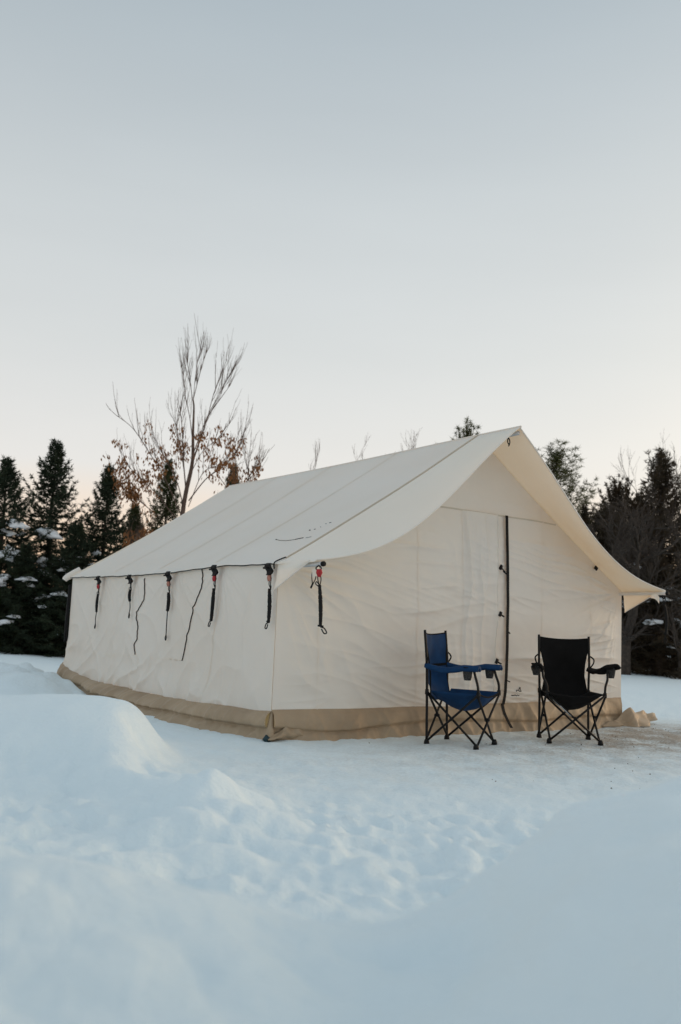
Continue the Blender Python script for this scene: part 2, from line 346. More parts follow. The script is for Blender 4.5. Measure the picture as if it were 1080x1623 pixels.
# seams and ridge cap
def strip(name, C, Wd, m, parent=tent, th=0.0):          # ribbon: centre line C and half-width vectors Wd
    P = np.stack([C - Wd, C - Wd * 0.4 + th, C + Wd * 0.4 + th, C + Wd], 1); return fast_grid(name, P, m, parent)
vs_ = np.linspace(0.0, 0.97, 60)
for yb, wd in ((0.0, 0.016),):
    C = np.array([roof_pt(yb, v) for v in vs_]) + np.array([-0.54, 0, 0.84]) * 0.007
    strip('roof_seam', C, np.tile([0, wd, 0], (60, 1)), M_SEAM)
for yb in (1.33, 2.66, 3.99):
    C = np.array([roof_pt(yb, v) for v in vs_]) + np.array([-0.54, 0, 0.84]) * 0.0035
    strip('roof_seam', C, np.tile([0, 0.009, 0], (60, 1)), M_CANVAS)
# hem of the overhang
for side in (-1, 1):
    mb = MB(); mb.tube(np.array([roof_pt(-OV if side < 0 else -OV * .98, v, side) for v in np.linspace(0, 1, 60)]), 0.007, 6); mb.build('overhang_hem', M_CANVAS, tent)
mb = MB(); mb.tube(np.array([[W / 2, y, RZ - 0.0 - 0.018 * math.sin(max(0, min(1, y / L)) * math.pi)] for y in np.linspace(-OV - 0.01, L + 0.05, 60)]), 0.011, 8); mb.build('ridge_piping', M_CANVAS, tent)
# poles
mb = MB(); mb.tube([[W / 2, -OV + 0.02, RZ - 0.06], [W / 2, L, RZ - 0.08]], 0.02, 10); mb.build('ridge_pole', M_ALU, tent)
for xx, nm in ((0.035, 'l'), (W - 0.035, 'r')):
    po = MB(); po.tube([[xx, -OV - 0.035, H - 0.03], [xx, L, H - 0.07]], 0.019, 12); po_o = po.build('eave_pole', M_ALU if nm == 'l' else M_CANVAS, tent)
    cp = MB(); cp.tube([[xx, -OV - 0.052, H - 0.03], [xx, -OV - 0.030, H - 0.03]], 0.0215, 12); cp.build('end_cap', M_BLACK, po_o)
# side gussets of the overhang: triangle below the eave pole
def gusset(side):
    n = 26; P = np.zeros((n, n, 3))
    for i in range(n):
        a = i / (n - 1)                                  # 0 at wall, 1 at tip
        for j in range(n):
            b = j / (n - 1)
            y = -0.50 * a - 0.012; top = H + 0.004 - 0.0 * a; drop = 0.232 * (1 - a) ** 1.08 + 0.012
            z = top - drop * b
            x = -0.012 - 0.045 * math.sin(math.pi * b) * (1 - a) * a * 4 * 0.5 - 0.03 * b * (1 - a) + 0.006 * float(perlin(a * 5, b * 4, side))
            P[i, j] = (x if side < 0 else W - x, y, z)
    fast_grid('overhang_gusset', P, M_CANVAS, tent)
    C = P[:, -1]; mb = MB(); mb.tube(C, 0.006, 6); mb.build('gusset_hem', M_CANVAS, tent)
gusset(-1); gusset(1)
# folded flap end round the front pole
for side in (-1, 1):
    n = 14; P = np.zeros((n, 10, 3))
    for i in range(n):
        th = -0.4 + 2.6 * i / (n - 1)
        for j in range(10):
            b = j / 9; x = 0.04 + 0.055 * math.cos(th) * (1 - .2 * b); z = H - 0.055 - 0.075 * b * (0.4 + math.sin(th) * 0.6) + 0.02 * math.sin(th * 2); y = -0.47 - 0.05 * math.sin(th)
            P[i, j] = (x if side < 0 else W - x, y, z)
    fast_grid('corner_tab', P, M_CANVAS, tent)

# ---- front wall
def roof_under(x):
    v = 1 - np.abs(np.asarray(x, float) - W / 2) / (W / 2); v = 1 - v
    # height of the slope above x (slope sag moves points sideways a little)
    out = np.zeros_like(v); 
    tv = np.linspace(0, 1, 300); Q = roof_pt(np.zeros(300), tv); o = np.argsort(Q[:, 0])
    return np.interp(W / 2 - np.abs(np.asarray(x, float) - W / 2), Q[o, 0], Q[o, 2]) - 0.006
def fold(x, z, fx, fz, ph, p=3.0):
    return np.clip(ridged(x * fx + 0.6 * perlin(x * 1.1, z * 1.1, ph), z * fz + 0.8 * perlin(x * 0.8, z * 1.3, ph + 3), ph), 0, 1) ** p
def front_off(x, z):                                     # outward (towards -Y)
    x = np.asarray(x, float); z = np.asarray(z, float)
    top = H + (RZ - H) * (1 - np.abs(2 * x / W - 1))
    e = sst(0, 0.35, x) * sst(W, W - 0.35, x) * sst(0, 0.3, top - z)
    belly = 0.05 * np.sin(math.pi * np.clip(x / W, 0, 1)) * np.sin(math.pi * np.clip(z / 2.4, 0, 1)) + 0.018 * perlin(x * 0.9, z * 0.9, 2)
    lowz = sst(2.3, 1.6, z)
    wz = z + 0.10 * perlin(x * 0.55, z * 0.7, 31) + 0.05 * perlin(x * 1.3, z * 0.6, 33)
    m1 = sst(-0.25, 0.35, perlin(x * 0.7, z * 1.6, 35)); m2 = sst(-0.1, 0.45, perlin(x * 0.8 + 5, z * 1.9, 37))
    hor = 0.017 * m1 * np.clip(ridged(x * 0.22, wz * 4.2, 1.0), 0, 1) ** 2.5 + 0.009 * m2 * np.clip(ridged(x * 0.5, (wz - 0.14 * x) * 7.5, 4.0), 0, 1) ** 3.5 + 0.006 * (1 - m1) * np.clip(ridged(x * 0.6, (wz + 0.2 * x) * 9, 8.0), 0, 1) ** 4
    right = sst(2.6, 3.0, x); hor = hor * (0.7 + 0.5 * right)
    dia = 0.012 * fold(x + 0.9 * z, z, 2.2, 0.8, 6.0, 3.0) * sst(1.6, 0.3, x) * sst(1.7, 1.0, z)
    dr = np.hypot(x - W, z - 1.48); an = np.arctan2(1.48 - z, W - x)        # rays of tension from the right eave corner
    rays = 0.012 * np.clip(ridged(an * 5.5, dr * 0.5, 2.5), 0, 1) ** 3 * sst(1.7, 0.25, dr) * sst(0.02, 0.2, dr)
    dl = np.hypot(x, z - 1.48); al = np.arctan2(1.48 - z, x)
    rays = rays + 0.010 * np.clip(ridged(al * 5.0, dl * 0.5, 7.5), 0, 1) ** 3 * sst(1.4, 0.25, dl) * sst(0.02, 0.2, dl)
    vert = 0.012 * fold(x, z, 4.2, 0.5, 11.0, 2.5) * sst(1.85, 2.1, x) * sst(2.62, 2.5, x) * sst(2.25, 2.05, z)
    fine = 0.0022 * fbm(x * 5, z * 7, 1.5, 3)
    soft = 0.006 * ridged(x * 1.2 + z, z * 0.9, 13)
    return e * (belly + 2.3 * hor * (0.25 + 0.75 * lowz) + 1.8 * dia + 2.2 * rays + 2.0 * vert + 1.8 * fine + soft)
def tan_top_front(x): return 0.245 + 0.06 * np.asarray(x) / W * sst(0.5, 4.5, x) + 0.012 * perlin(np.asarray(x) * 1.7, 3.3, 0)
xs = np.linspace(0, W, 330)
vv2 = np.linspace(0, 1, 230)
X_, V2 = np.meshgrid(xs, vv2, indexing='ij')
topx = roof_under(xs)[:, None]; bot = tan_top_front(xs)[:, None]
Z_ = bot + (topx - bot) * V2
fast_grid('front_wall', np.stack([X_, -front_off(X_, Z_), Z_], -1), M_CANVAS, tent)
def fpt(x, z, off=0.004): return np.array([x, -float(front_off(x, z)) - off, z])
def fstrip(name, path, hw, m, off=0.004, vert=True, n=70, parent=None, wob=0.0):
    P = spline([(a, 0, b) for a, b in path], n)
    if wob: P[:, 0] += wob * perlin(P[:, 2] * 6, 3.7, path[0][0])
    C = np.array([fpt(q[0], q[2], off) for q in P])
    if wob: C[:, 1] = np.convolve(np.pad(C[:, 1], 15, mode='edge'), np.ones(31) / 31, 'valid') - 0.012
    return strip(name, C, np.tile([hw, 0, 0] if vert else [0, 0, hw], (n, 1)), m, parent or tent)
for x0, x1, zt in ((1.475, 1.547, None), (0.40, 0.44, None), (3.22, 3.19, None), (3.98, 3.93, None)):
    zt = float(roof_under(x0)) - 0.02
    fstrip('wall_seam', [(x0, zt), ((x0 + x1) / 2, (zt + .27) / 2), (x1, float(tan_top_front(x1)))], 0.007, M_CANVAS, 0.0035, n=110)
fstrip('wall_seam', [(1.10, 2.16), (1.8, 2.17), (2.4, 2.165), (3.0, 2.16), (3.44, 2.15)], 0.008, M_SEAM, 0.0035, vert=False)
# door flap lying over the closed doorway
xf = np.linspace(2.06, 2.525, 60); zf = np.linspace(0.30, 2.165, 150)
XF, ZF = np.meshgrid(xf, zf, indexing='ij'); edge = sst(2.06, 2.20, XF)
offF = front_off(XF, ZF) + 0.003 + edge * (0.016 + 0.010 * fold(XF, ZF, 5.5, 0.35, 21.0, 2.0) + 0.004 * fold(XF, ZF, 2, 6, 22.0, 3.0))
XF2 = XF + edge * 0.010 * perlin(ZF * 2.2, 1.0, 5.0)
fast_grid('door_flap', np.stack([XF2, -offF, ZF], -1), M_CANVAS, tent)
mb = MB(); mb.tube(np.stack([XF2[-1], -offF[-1], ZF[-1]], -1), 0.006, 5); mb.build('flap_hem', M_CANVAS, tent)
# zip strip
zp = fstrip('zipper_strip', [(2.655, 2.17), (2.662, 1.8), (2.668, 1.4), (2.678, 1.0), (2.688, 0.6), (2.682, 0.38), (2.662, 0.26)], 0.0205, M_BLACK, 0.018, n=120, wob=0.003)
lo = [(2.66, -0.04, 0.27), (2.63, -0.10, 0.19), (2.66, -0.13, 0.10), (2.69, -0.15, 0.04)]
P = spline(lo, 20); strip('zipper_strip', P, np.tile([0.02, 0, 0], (20, 1)), M_BLACK, tent)
for z0, x0 in ((1.60, 2.555), (1.13, 2.545), (0.66, 2.535)):
    mb = MB()
    A = fpt(x0, z0 + 0.03, 0.035); B = fpt(x0 + 0.055, z0 - 0.02, 0.045); C = fpt(2.655, z0 + 0.005, 0.025)
    if z0 > 1.3: mb.tube(spline([A, B, fpt(x0 + .03, z0 - .01, .04), fpt(x0 + .075, z0 - .035, .05), C], 14), 0.007, 5)
    else: mb.tube(spline([A, fpt(x0 + 0.03, z0 + .012, 0.045), fpt(x0 + .06, z0 + .006, .04)], 8), 0.009, 5)
    t_ = mb.build('door_tie', M_BLACK, tent)
    bk = MB(); bk.box(A, (0.014, 0.008, 0.024), Matrix.Rotation(0.5, 3, 'Y')); bk.build('clip', M_BLACK, t_)
mb = MB(); mb.tube([fpt(2.70, 0.985, .025), fpt(2.715, 0.965, .03)], 0.006, 5); mb.build('zipper_pull', M_BLACK, tent); mb = MB(); mb.tube([fpt(2.70, 0.50, .03), fpt(2.745, 0.485, .03)], 0.006, 5); mb.build('zipper_pull', M_BLACK, tent)
# printed maker's mark low on the wall and on the roof
mk = MB()
def ink(path, w=0.004): mk.tube(np.array([fpt(a, b, 0.003) for a, b in path]), w, 4)
bx_, bz_ = 2.80, 0.345
ink([(bx_ + .105, bz_ + .055), (bx_ + .122, bz_ + .085), (bx_ + .130, bz_ + .060), (bx_ + .14, bz_ + .045)], .004)
ink([(bx_ + .118, bz_ + .070), (bx_ + .132, bz_ + .076)], .004)
ink([(bx_ + .066, bz_ + .040), (bx_ + .070, bz_ + .052), (bx_ + .082, bz_ + .055), (bx_ + .094, bz_ + .050)], .004)
ink([(bx_ + .104, bz_ + .055), (bx_ + .112, bz_ + .043), (bx_ + .128, bz_ + .040), (bx_ + .142, bz_ + .043)], .004)
rs = np.random.default_rng(4); xk = bx_
while xk < bx_ + 0.105:
    wl = rs.uniform(.008, .016); ink([(xk, bz_ + rs.uniform(-.003, .004)), (xk + wl * .6, bz_ + rs.uniform(-.006, .008)), (xk + wl, bz_ + rs.uniform(-.004, .004))], .0034); xk += wl + .003
mk.build('printed_mark', M_INK, tent)['kind'] = 'stuff'
mk = MB()
def rk(path, w): mk.tube(roof_line(path, 0.003), w * .6, 4)
def v_of(x): return 1 - x / (W / 2)
rk([(0.845, v_of(.45)), (0.72, v_of(.423)), (0.58, v_of(.405)), (0.44, v_of(.415)), (0.34, v_of(.435))], 0.0035)
rk([(0.44, v_of(.418)), (0.36, v_of(.43)), (0.32, v_of(.432))], 0.006); rk([(0.85, v_of(.452)), (0.825, v_of(.448))], 0.007); rk([(0.27, v_of(.425)), (0.20, v_of(.44))], 0.003)
for q in range(6):
    y0 = rs.uniform(.30, .58); x0 = .56 + rs.uniform(-.04, .08) + (0.55 - y0) * .30
    rk([(y0, v_of(x0)), (y0 - rs.uniform(.015, .03), v_of(x0 + rs.uniform(-.012, .012)))], rs.choice([.0025, .003, .0045]))
mk.build('printed_mark', M_INK, tent)['kind'] = 'stuff'

# ---- left, right and back walls
def left_off(y, z):                                      # outward
    y = np.asarray(y, float); z = np.asarray(z, float)
    e = sst(0, 0.25, y) * sst(L, L - 0.25, y) * sst(0, 0.18, H - z)
    belly = 0.035 * np.sin(math.pi * np.clip(y / L, 0, 1)) * np.sin(math.pi * np.clip(z / H, 0, 1)) + 0.016 * perlin(y * 0.9, z * 1.1, 5)
    pull = 0
    for yk in (1.05, 2.08, 3.14, 4.15):                  # pulls under each guy point
        d = np.hypot((y - yk) * 1.0, H - z); a = np.arctan2(y - yk, H - z + 0.02)
        pull = pull + 0.008 * np.clip(ridged(a * 3.2, d * 0.6, yk), 0, 1) ** 3 * sst(0.9, 0.15, d) * sst(0.0, 0.1, d)
    dia = 0.012 * fold(y + 0.8 * z, z, 1.7, 0.9, 2.0, 3.0) * sst(1.2, 0.5, z) + 0.009 * fold(y - 0.6 * z, z, 1.5, 1.2, 7.0, 3.5)
    low = 0.014 * fold(y + 0.3 * z, z, 3.0, 0.7, 9.0, 2.5) * sst(0.75, 0.35, z) * sst(0.3, 1.0, y)
    rear = 0.035 * fold(y + z * 1.3, z - y * 0.3, 1.4, 1.8, 14.0, 2.5) * sst(3.0, 4.6, y) * sst(0.75, 0.35, z)
    return e * (belly + 2.2 * pull + 2.0 * dia + 2.2 * low + 0.002 * fbm(y * 5, z * 6, 2.5, 3)) + rear + sst(0.5, 0.2, z) * 0.05 * sst(0.4, 1.6, y)
def tan_top_left(y): return np.interp(y, [0, .4, 1.6, 2.7, 4.2, 4.8, 5.3], [.235, .22, .185, .18, .19, .26, .33]) + 0.012 * perlin(np.asarray(y) * 2.1, 7.7, 0)
yl = np.linspace(0, L, 330); vl = np.linspace(0, 1, 130)
YL, VL = np.meshgrid(yl, vl, indexing='ij')
tb = tan_top_left(yl)[:, None]; tt = (eave_z(yl) - 0.004)[:, None]; ZL = tb + (tt - tb) * VL
fast_grid('left_wall', np.stack([-left_off(YL, ZL), YL, ZL], -1)[:, ::-1], M_CANVAS, tent)
fast_grid('right_wall', np.stack([W + left_off(YL, ZL), YL, ZL], -1)[::3, ::3], M_CANVAS, tent)
XB = X_[::3, ::3]; ZB = Z_[::3, ::3]; fast_grid('back_wall', np.stack([XB, L + front_off(W - XB, ZB), ZB], -1), M_CANVAS, tent)
def lpt(y, z, off=0.004): return np.array([-float(left_off(y, z)) - off, y, z])
def lstrip(name, path, hw, m, off=.004, vert=True, n=60, amp=0.0, seed=0):
    P = spline([(0, a, b) for a, b in path], n)
    if amp: P[:, 1] += amp * fbm(P[:, 2] * 9, 0.5, seed, 3)
    C = np.array([lpt(q[1], q[2], off) for q in P]); return C
# corner seam and window cords
C = lstrip('', [(0.012, 1.30), (0.012, .8), (0.012, .24)], 0, None); strip('corner_seam', C - np.array([0.002, 0, 0]), np.tile([0, .011, 0], (60, 1)), M_CANVAS)
for path, sd_, am in (([(2.85, 1.40), (2.80, 1.22), (2.90, 1.02), (2.87, 0.84), (2.90, 0.56)], 3, 0.035), ([(1.47, 1.47), (1.42, 1.33), (1.56, 1.08), (1.62, .88), (1.74, .56)], 9, 0.012)):
    mb = MB(); mb.tube(lstrip('', path, 0, None, .007, n=70, amp=am, seed=sd_), 0.0055, 5); mb.build('window_cord', M_BLACK, tent)
for path, vert in (([(3.80, .51), (3.3, .53), (2.9, .555)], False), ([(2.35, .55), (2.0, .558), (1.745, .562)], False), ([(3.25, 1.44), (3.55, .95), (3.80, .51)], True), ([(1.02, 1.2), (1.1, .7), (1.15, .3)], True)):
    C = lstrip('', path, 0, None, .003); strip('window_seam', C, np.tile([0, .005, 0] if vert else [0, 0, .005], (60, 1)), M_CANVAS)
dsh = [(2.02, .56), (1.96, .56)], [(1.90, .56), (1.84, .559)], [(1.80, .558), (1.76, .56)]
for a, b in dsh: mb = MB(); mb.tube([lpt(*a, .006), lpt(*b, .006)], .002, 4); mb.build('window_stitch', M_SEAM, tent)
# shadowed eave rope under the roof edge
ye = np.linspace(0.03, L, 160); mb = MB(); mb.tube(np.stack([np.full(160, -0.030) - 0.008 * perlin(ye * 3, 1, 1), ye, eave_z(ye) - 0.020 + 0.008 * perlin(ye * 4, 2, 2)], -1), 0.0055, 5); mb.build('eave_rope', M_BLACK, tent)
# webbing at the front eave corner
mb = MB(); mb.tube(spline([roof_pt(0.0, .972) + [-.006, -.01, .010], roof_pt(0.02, .985) + [-.010, 0, .008], (-0.03, .03, H - 0.005), (-0.035, .02, H - .06)], 16), 0.006, 5); mb.build('corner_strap', M_BLACK, tent)
# rear corner roll of canvas
mb = MB(); mb.tube(spline([(0.12, L + .06, H + .05), (0.03, L + .08, H + .0), (-0.05, L + .10, H - .055), (-0.075, L + .11, H - .09)], 14), np.linspace(.055, .035, 14), 9); mb.build('corner_roll', M_CANVAS, tent)
mb = MB(); mb.tube([(-0.02, L + .02, 1.35), (-0.03, L + .03, .9), (-0.03, L + .02, .6)], 0.02, 6); mb.build('corner_strap', M_BLACK, tent)

# ---- skirt
def skirt(n, length, top_fn, base_fn, flare, seed, fold_amp):
    u = np.linspace(0, 1, n); s = u * length
    q = np.linspace(0, 1, 34); S, Q = np.meshgrid(s, q, indexing='ij')
    top = top_fn(s)[:, None]; o0 = base_fn(s)[:, None]
    fl = flare(s)[:, None]
    fz = (top * (0.50 + 0.25 * perlin(S * 0.8, 1.0, seed)))                # height of the fold
    # upper band bulges out, tucks under, then a lower sheet runs out onto the snow
    qa = np.clip(Q / 0.5, 0, 1); qb = np.clip((Q - 0.5) / 0.5, 0, 1)
    z = np.where(Q < 0.5, top + (fz - top) * qa, fz * (1 - qb) - 0.03 * qb)
    bul = fold_amp * (0.6 + 0.7 * np.abs(perlin(S * 0.7, 4.0, seed)))
    out = np.where(Q < 0.5, o0 + 0.4 * fl * qa + bul * np.sin(qa * math.pi * 0.62), o0 + 0.4 * fl + bul * 0.93 - bul * 1.2 * sst(0, 0.25, qb) + 0.6 * fl * qb + bul * 0.8 * qb)
    wr = 1.5 * 0.020 * fold(S + 0.5 * z, z, 3.0, 2.5, seed + 1, 2.5) + 0.016 * fold(S - 0.8 * z, z, 4.5, 3.5, seed + 5, 3) + 0.006 * fbm(S * 9, z * 12, seed, 3)
    out = out + wr * sst(0, 0.15, Q) * (0.5 + qb)
    return S, out, z
S, O, Z = skirt(300, W, lambda s: tan_top_front(s) + 0.004, lambda s: front_off(s, tan_top_front(s)), lambda s: 0.07 * sst(0, .4, s) + 0.02, 31.0, 0.055)
O = O * (0.2 + 0.8 * sst(W, W - .5, S))
tuck = sst(0.35, 0, S) * sst(0.12, 0.0, Z) * 0.05
fast_grid('front_skirt', np.stack([S, -O + tuck - 0.002, Z], -1)[::-1], M_TAN, tent)
S, O, Z = skirt(360, L, lambda s: tan_top_left(s) + 0.004, lambda s: left_off(s, tan_top_left(s)), lambda s: np.interp(s, [0, .5, 1.2, 2.2, 3.2, 4.5, 5.3], [0.0, .07, .16, .24, .22, .08, .03]), 47.0, 0.08)
fast_grid('left_skirt', np.stack([-O - 0.002, S, Z], -1), M_TAN, tent)
fast_grid('right_skirt', np.stack([W + O[::3] * .3 + 0.002, S[::3], Z[::3]], -1)[::-1], M_TAN, tent)
S, O, Z = skirt(100, W, lambda s: tan_top_front(s) + 0.004, lambda s: front_off(s, tan_top_front(s)), lambda s: 0.05 + 0 * s, 77.0, 0.03)
fast_grid('back_skirt', np.stack([S, L + O, Z], -1), M_TAN, tent)
# loose crumpled end of the skirt on the right, corner fold on the left
a_ = np.linspace(0, 1, 60); b_ = np.linspace(0, 1, 30); A2, B2 = np.meshgrid(a_, b_, indexing='ij')
ux = 4.10 + 1.12 * A2; hgt = np.interp(A2, [0, .2, .42, .55, .7, .85, 1], [.01, .06, .20, .12, .15, .115, .085])
lowz = np.interp(A2, [0, .6, .8, 1], [0, 0, .03, .075]); rip = 0.030 * np.sin(A2 * 24 + B2 * 2.5 + 1.5 * perlin(A2 * 4, B2 * 2, 3)) * sst(0, .25, A2) * sst(1.05, .8, A2)
cyy = -0.10 + 0.16 * sst(.4, 1, A2) - B2 * np.interp(A2, [0, .3, .5, .75, 1], [.03, .12, .17, .12, .01]) + rip * (.4 + B2)
cz = hgt * (1 - B2) + lowz * B2 + 0.018 * perlin(A2 * 6, B2 * 4, 2) * (1 - B2) + 0.03 * np.sin(B2 * math.pi) * np.sin(A2 * 15)
fast_grid('skirt_end', np.stack([ux + 0.02 * perlin(A2 * 6, B2 * 6, 8) + 0.05 * B2 * np.sin(A2 * 9), cyy, np.maximum(cz, -.02) + .012], -1)[::-1], M_TAN, tent)
a_ = np.linspace(0, 1, 36); b_ = np.linspace(0, 1, 18); A2, B2 = np.meshgrid(a_, b_, indexing='ij')
fast_grid('skirt_fold', np.stack([-0.07 + 0.42 * A2, -0.045 - 0.045 * np.sin(B2 * 3) - 0.02 * perlin(A2 * 6, B2 * 3, 4), (0.02 + 0.09 * sst(0, .5, A2) * sst(1.1, .7, A2) + .02 * perlin(A2 * 5, B2 * 4, 9)) * (1 - B2) + .004], -1), M_TAN, tent)
mb = MB(); mb.tube(spline([(0.012, 0.012, .235), (-0.002, 0.0, .15), (-0.012, -0.012, .07), (-0.02, -0.02, 0.0)], 12), np.linspace(.016, .045, 12), 10); mb.build('corner_fold', M_TAN, tent)
mb = MB(); mb.tube([(-0.06, -0.03, 0.0), (-0.05, -0.05, 0.035)], [.035, .03], 8); mb.build('corner_foot', mat('dark_teal_foot', (0.02, 0.05, 0.06), 0.5, .2), tent)

# ---- guy ropes hanging in coils
def hang(name, top, length, red, seed, outdir, side_v, tail=0.0, buckle=True, thick=0.017, loop_top=True):
    r = np.random.default_rng(seed); top = np.asarray(top, float); o = np.asarray(outdir, float); sv = np.asarray(side_v, float); dn = np.array([0, 0, -1.0])
    sway = r.uniform(-.05, .05)
    def p(d, s=0.0, k=0.0): return top + dn * d + sv * (s + sway * d / length * 1.2) + o * (0.014 + k)
    b = MB()
    if buckle:
        n = 7; P = np.zeros((2, n, 3)); ws = [.026, .036, .043, .046, .042, .033, .024]
        for i in range(n):
            for q, sgn in enumerate((-1, 1)): P[q, i] = p(0.105 * i / (n - 1), sgn * ws[i], 0.012 + 0.014 * math.sin(i * 1.1))
        b.grid(P); b.grid(P[::-1] + o * 0.022)
        for q in (0, 1): b.grid(np.stack([P[q], P[q] + o * 0.022]))
        b.grid(np.stack([P[:, 0], P[:, 0] + o * .022])); b.grid(np.stack([P[:, -1], P[:, -1] + o * .022]))
        b.box(p(.045, 0, .042), (.026, .026, .008)); st = 0.095
    else:
        b.tube(spline([p(-.01), p(.01, .02), p(.035, .0), p(.012, -.025), p(-.01)], 14), .006, 5); st = 0.02
    root = b.build(name, M_BLACK, tent, smooth=False)
    if red:
        m_ = MB(); w_ = .020; m_.grid(np.stack([np.stack([p(st + .0, -w_, .01), p(st + .03, -w_ * 1.3, .022), p(st + .06, -w_ * .7, .01)]), np.stack([p(st + .005, 0, .034), p(st + .035, 0, .04), p(st + .065, 0, .03)]), np.stack([p(st - .003, w_, .01), p(st + .027, w_ * 1.3, .022), p(st + .055, w_ * .7, .01)])]))
        m_.grid(np.stack([np.stack([p(st + .0, -w_, .008), p(st + .03, -w_ * 1.3, .008), p(st + .06, -w_ * .7, .008)]), np.stack([p(st - .003, w_, .008), p(st + .027, w_ * 1.3, .008), p(st + .055, w_ * .7, .008)])]))
        m_.build('line_tensioner', M_RED if red == 1 else M_SALMON, root); st += .05
    c0 = st + (0.075 if loop_top else 0.03); c1 = length - tail - 0.02
    m_ = MB(); m_.tube(spline([p(st - .02, -.008), p(st + .03, -.013, .01), p(c0, 0)], 8), .0045, 5); m_.tube(spline([p(st - .02, .008), p(st + .03, .014, .01), p(c0 + .01, .004)], 8), .0045, 5)
    sg = r.choice([-1, 1])
    m_.tube(spline([p(c0), p(c0 - .025, sg * .022, .01), p(c0 - .005, sg * .032, .015), p(c0 + .012, sg * .008, .012)], 12), .0045, 5)
    m_.build('cord', M_BLACK, root)
    # wrapped coil: a ridged spindle
    n = 46; t = np.linspace(0, 1, n); rad = thick * (0.75 + 0.25 * np.sin(math.pi * t)) * (1 + 0.10 * r.normal(0, .6, n)); bend = r.uniform(-.02, .02)
    m_ = MB(); m_.tube(np.array([p(c0 + (c1 - c0) * q, bend * math.sin(math.pi * q), .012) for q in t]), rad, 8)
    m_.tube([p(c1 - .01, -.022, .015), p(c1 - .004, .024, .018)], .008, 5)
    m_.build('rope_coil', M_BLACK, root)
    m_ = MB()
    if tail > 0.04:
        m_.tube(spline([p(c1, 0, .012), p(c1 + tail * .5, r.uniform(-.015, .015), .012), p(length - .04, r.uniform(-.02, .0), .01)], 10), .0055, 5)
        m_.tube(spline([p(length - .045, -.01, .01), p(length - .01, -.022, .012), p(length + .01, -.005, .012), p(length - .02, .010, .012), p(length - .045, -.006, .01)], 14), .0055, 5)
    else:
        m_.tube(spline([p(c1, 0, .012), p(c1 + .01, sg * -.03, .015), p(c1 + .045, sg * -.05, .014), p(c1 + .05, sg * -.028, .012), p(c1 + .015, sg * -.008, .012)], 16), .0055, 5)
    m_.build('rope_end', M_BLACK, root)
OUTL = (-1, 0, 0); SIDEL = (0, -1, 0)
for yk, ln, red, sd_, tl, th in ((4.15, .63, 1, 2, .17, .018), (3.14, .48, 0, 5, .16, .02), (2.08, .70, 2, 7, .27, .021), (1.05, .55, 1, 12, 0, .019), (0.06, .53, 2, 15, 0, .018)):
    hang('guy_rope', (-0.03 - float(left_off(yk, 1.2)) * .6, yk, float(eave_z(yk)) - 0.012), ln, red, sd_, OUTL, SIDEL, tl, True, th)
hang('guy_rope', (0.02, -OV + 0.005, H - 0.055), .50, 1, 21, (-.35, -.94, 0), (.94, -.35, 0), 0.0, False, .017)
hang('guy_rope', (W - 0.02, -OV + 0.03, H - 0.05), .50, 0, 23, (-.35, -.94, 0), (.94, -.35, 0), 0.06, False, .016)
mb = MB(); mb.tube(spline([(0.05, -.46, 1.43), (0.035, -.47, 1.37), (0.045, -.47, 1.31)], 8), .0045, 5); mb.tube(spline([(0.05, -.46, 1.43), (0.075, -.47, 1.37), (0.05, -.47, 1.31)], 8), .0045, 5); mb.tube([(0.05, -.47, 1.32), (0.03, -.47, 1.275)], .008, 5); mb.build('corner_cord', M_BLACK, tent)
mb = MB(); mb.tube(spline([(W / 2 - .03, -OV + .13, RZ - .085), (W / 2 - .015, -OV + .12, RZ - .13), (W / 2 - .03, -OV + .12, RZ - .18)], 8), .006, 5); mb.tube(spline([(W / 2 - .03, -OV + .13, RZ - .085), (W / 2 - .045, -OV + .12, RZ - .14), (W / 2 - .02, -OV + .12, RZ - .17)], 8), .006, 5); mb.build('ridge_tie', M_BLACK, tent)
q = roof_pt(-0.03, .80, 1); mb = MB(); mb.box(q + np.array([-.03, -.01, -.05]), (.022, .008, .018), Matrix.Rotation(.6, 3, 'Y')); mb.build('wall_tie', M_BLACK, tent)

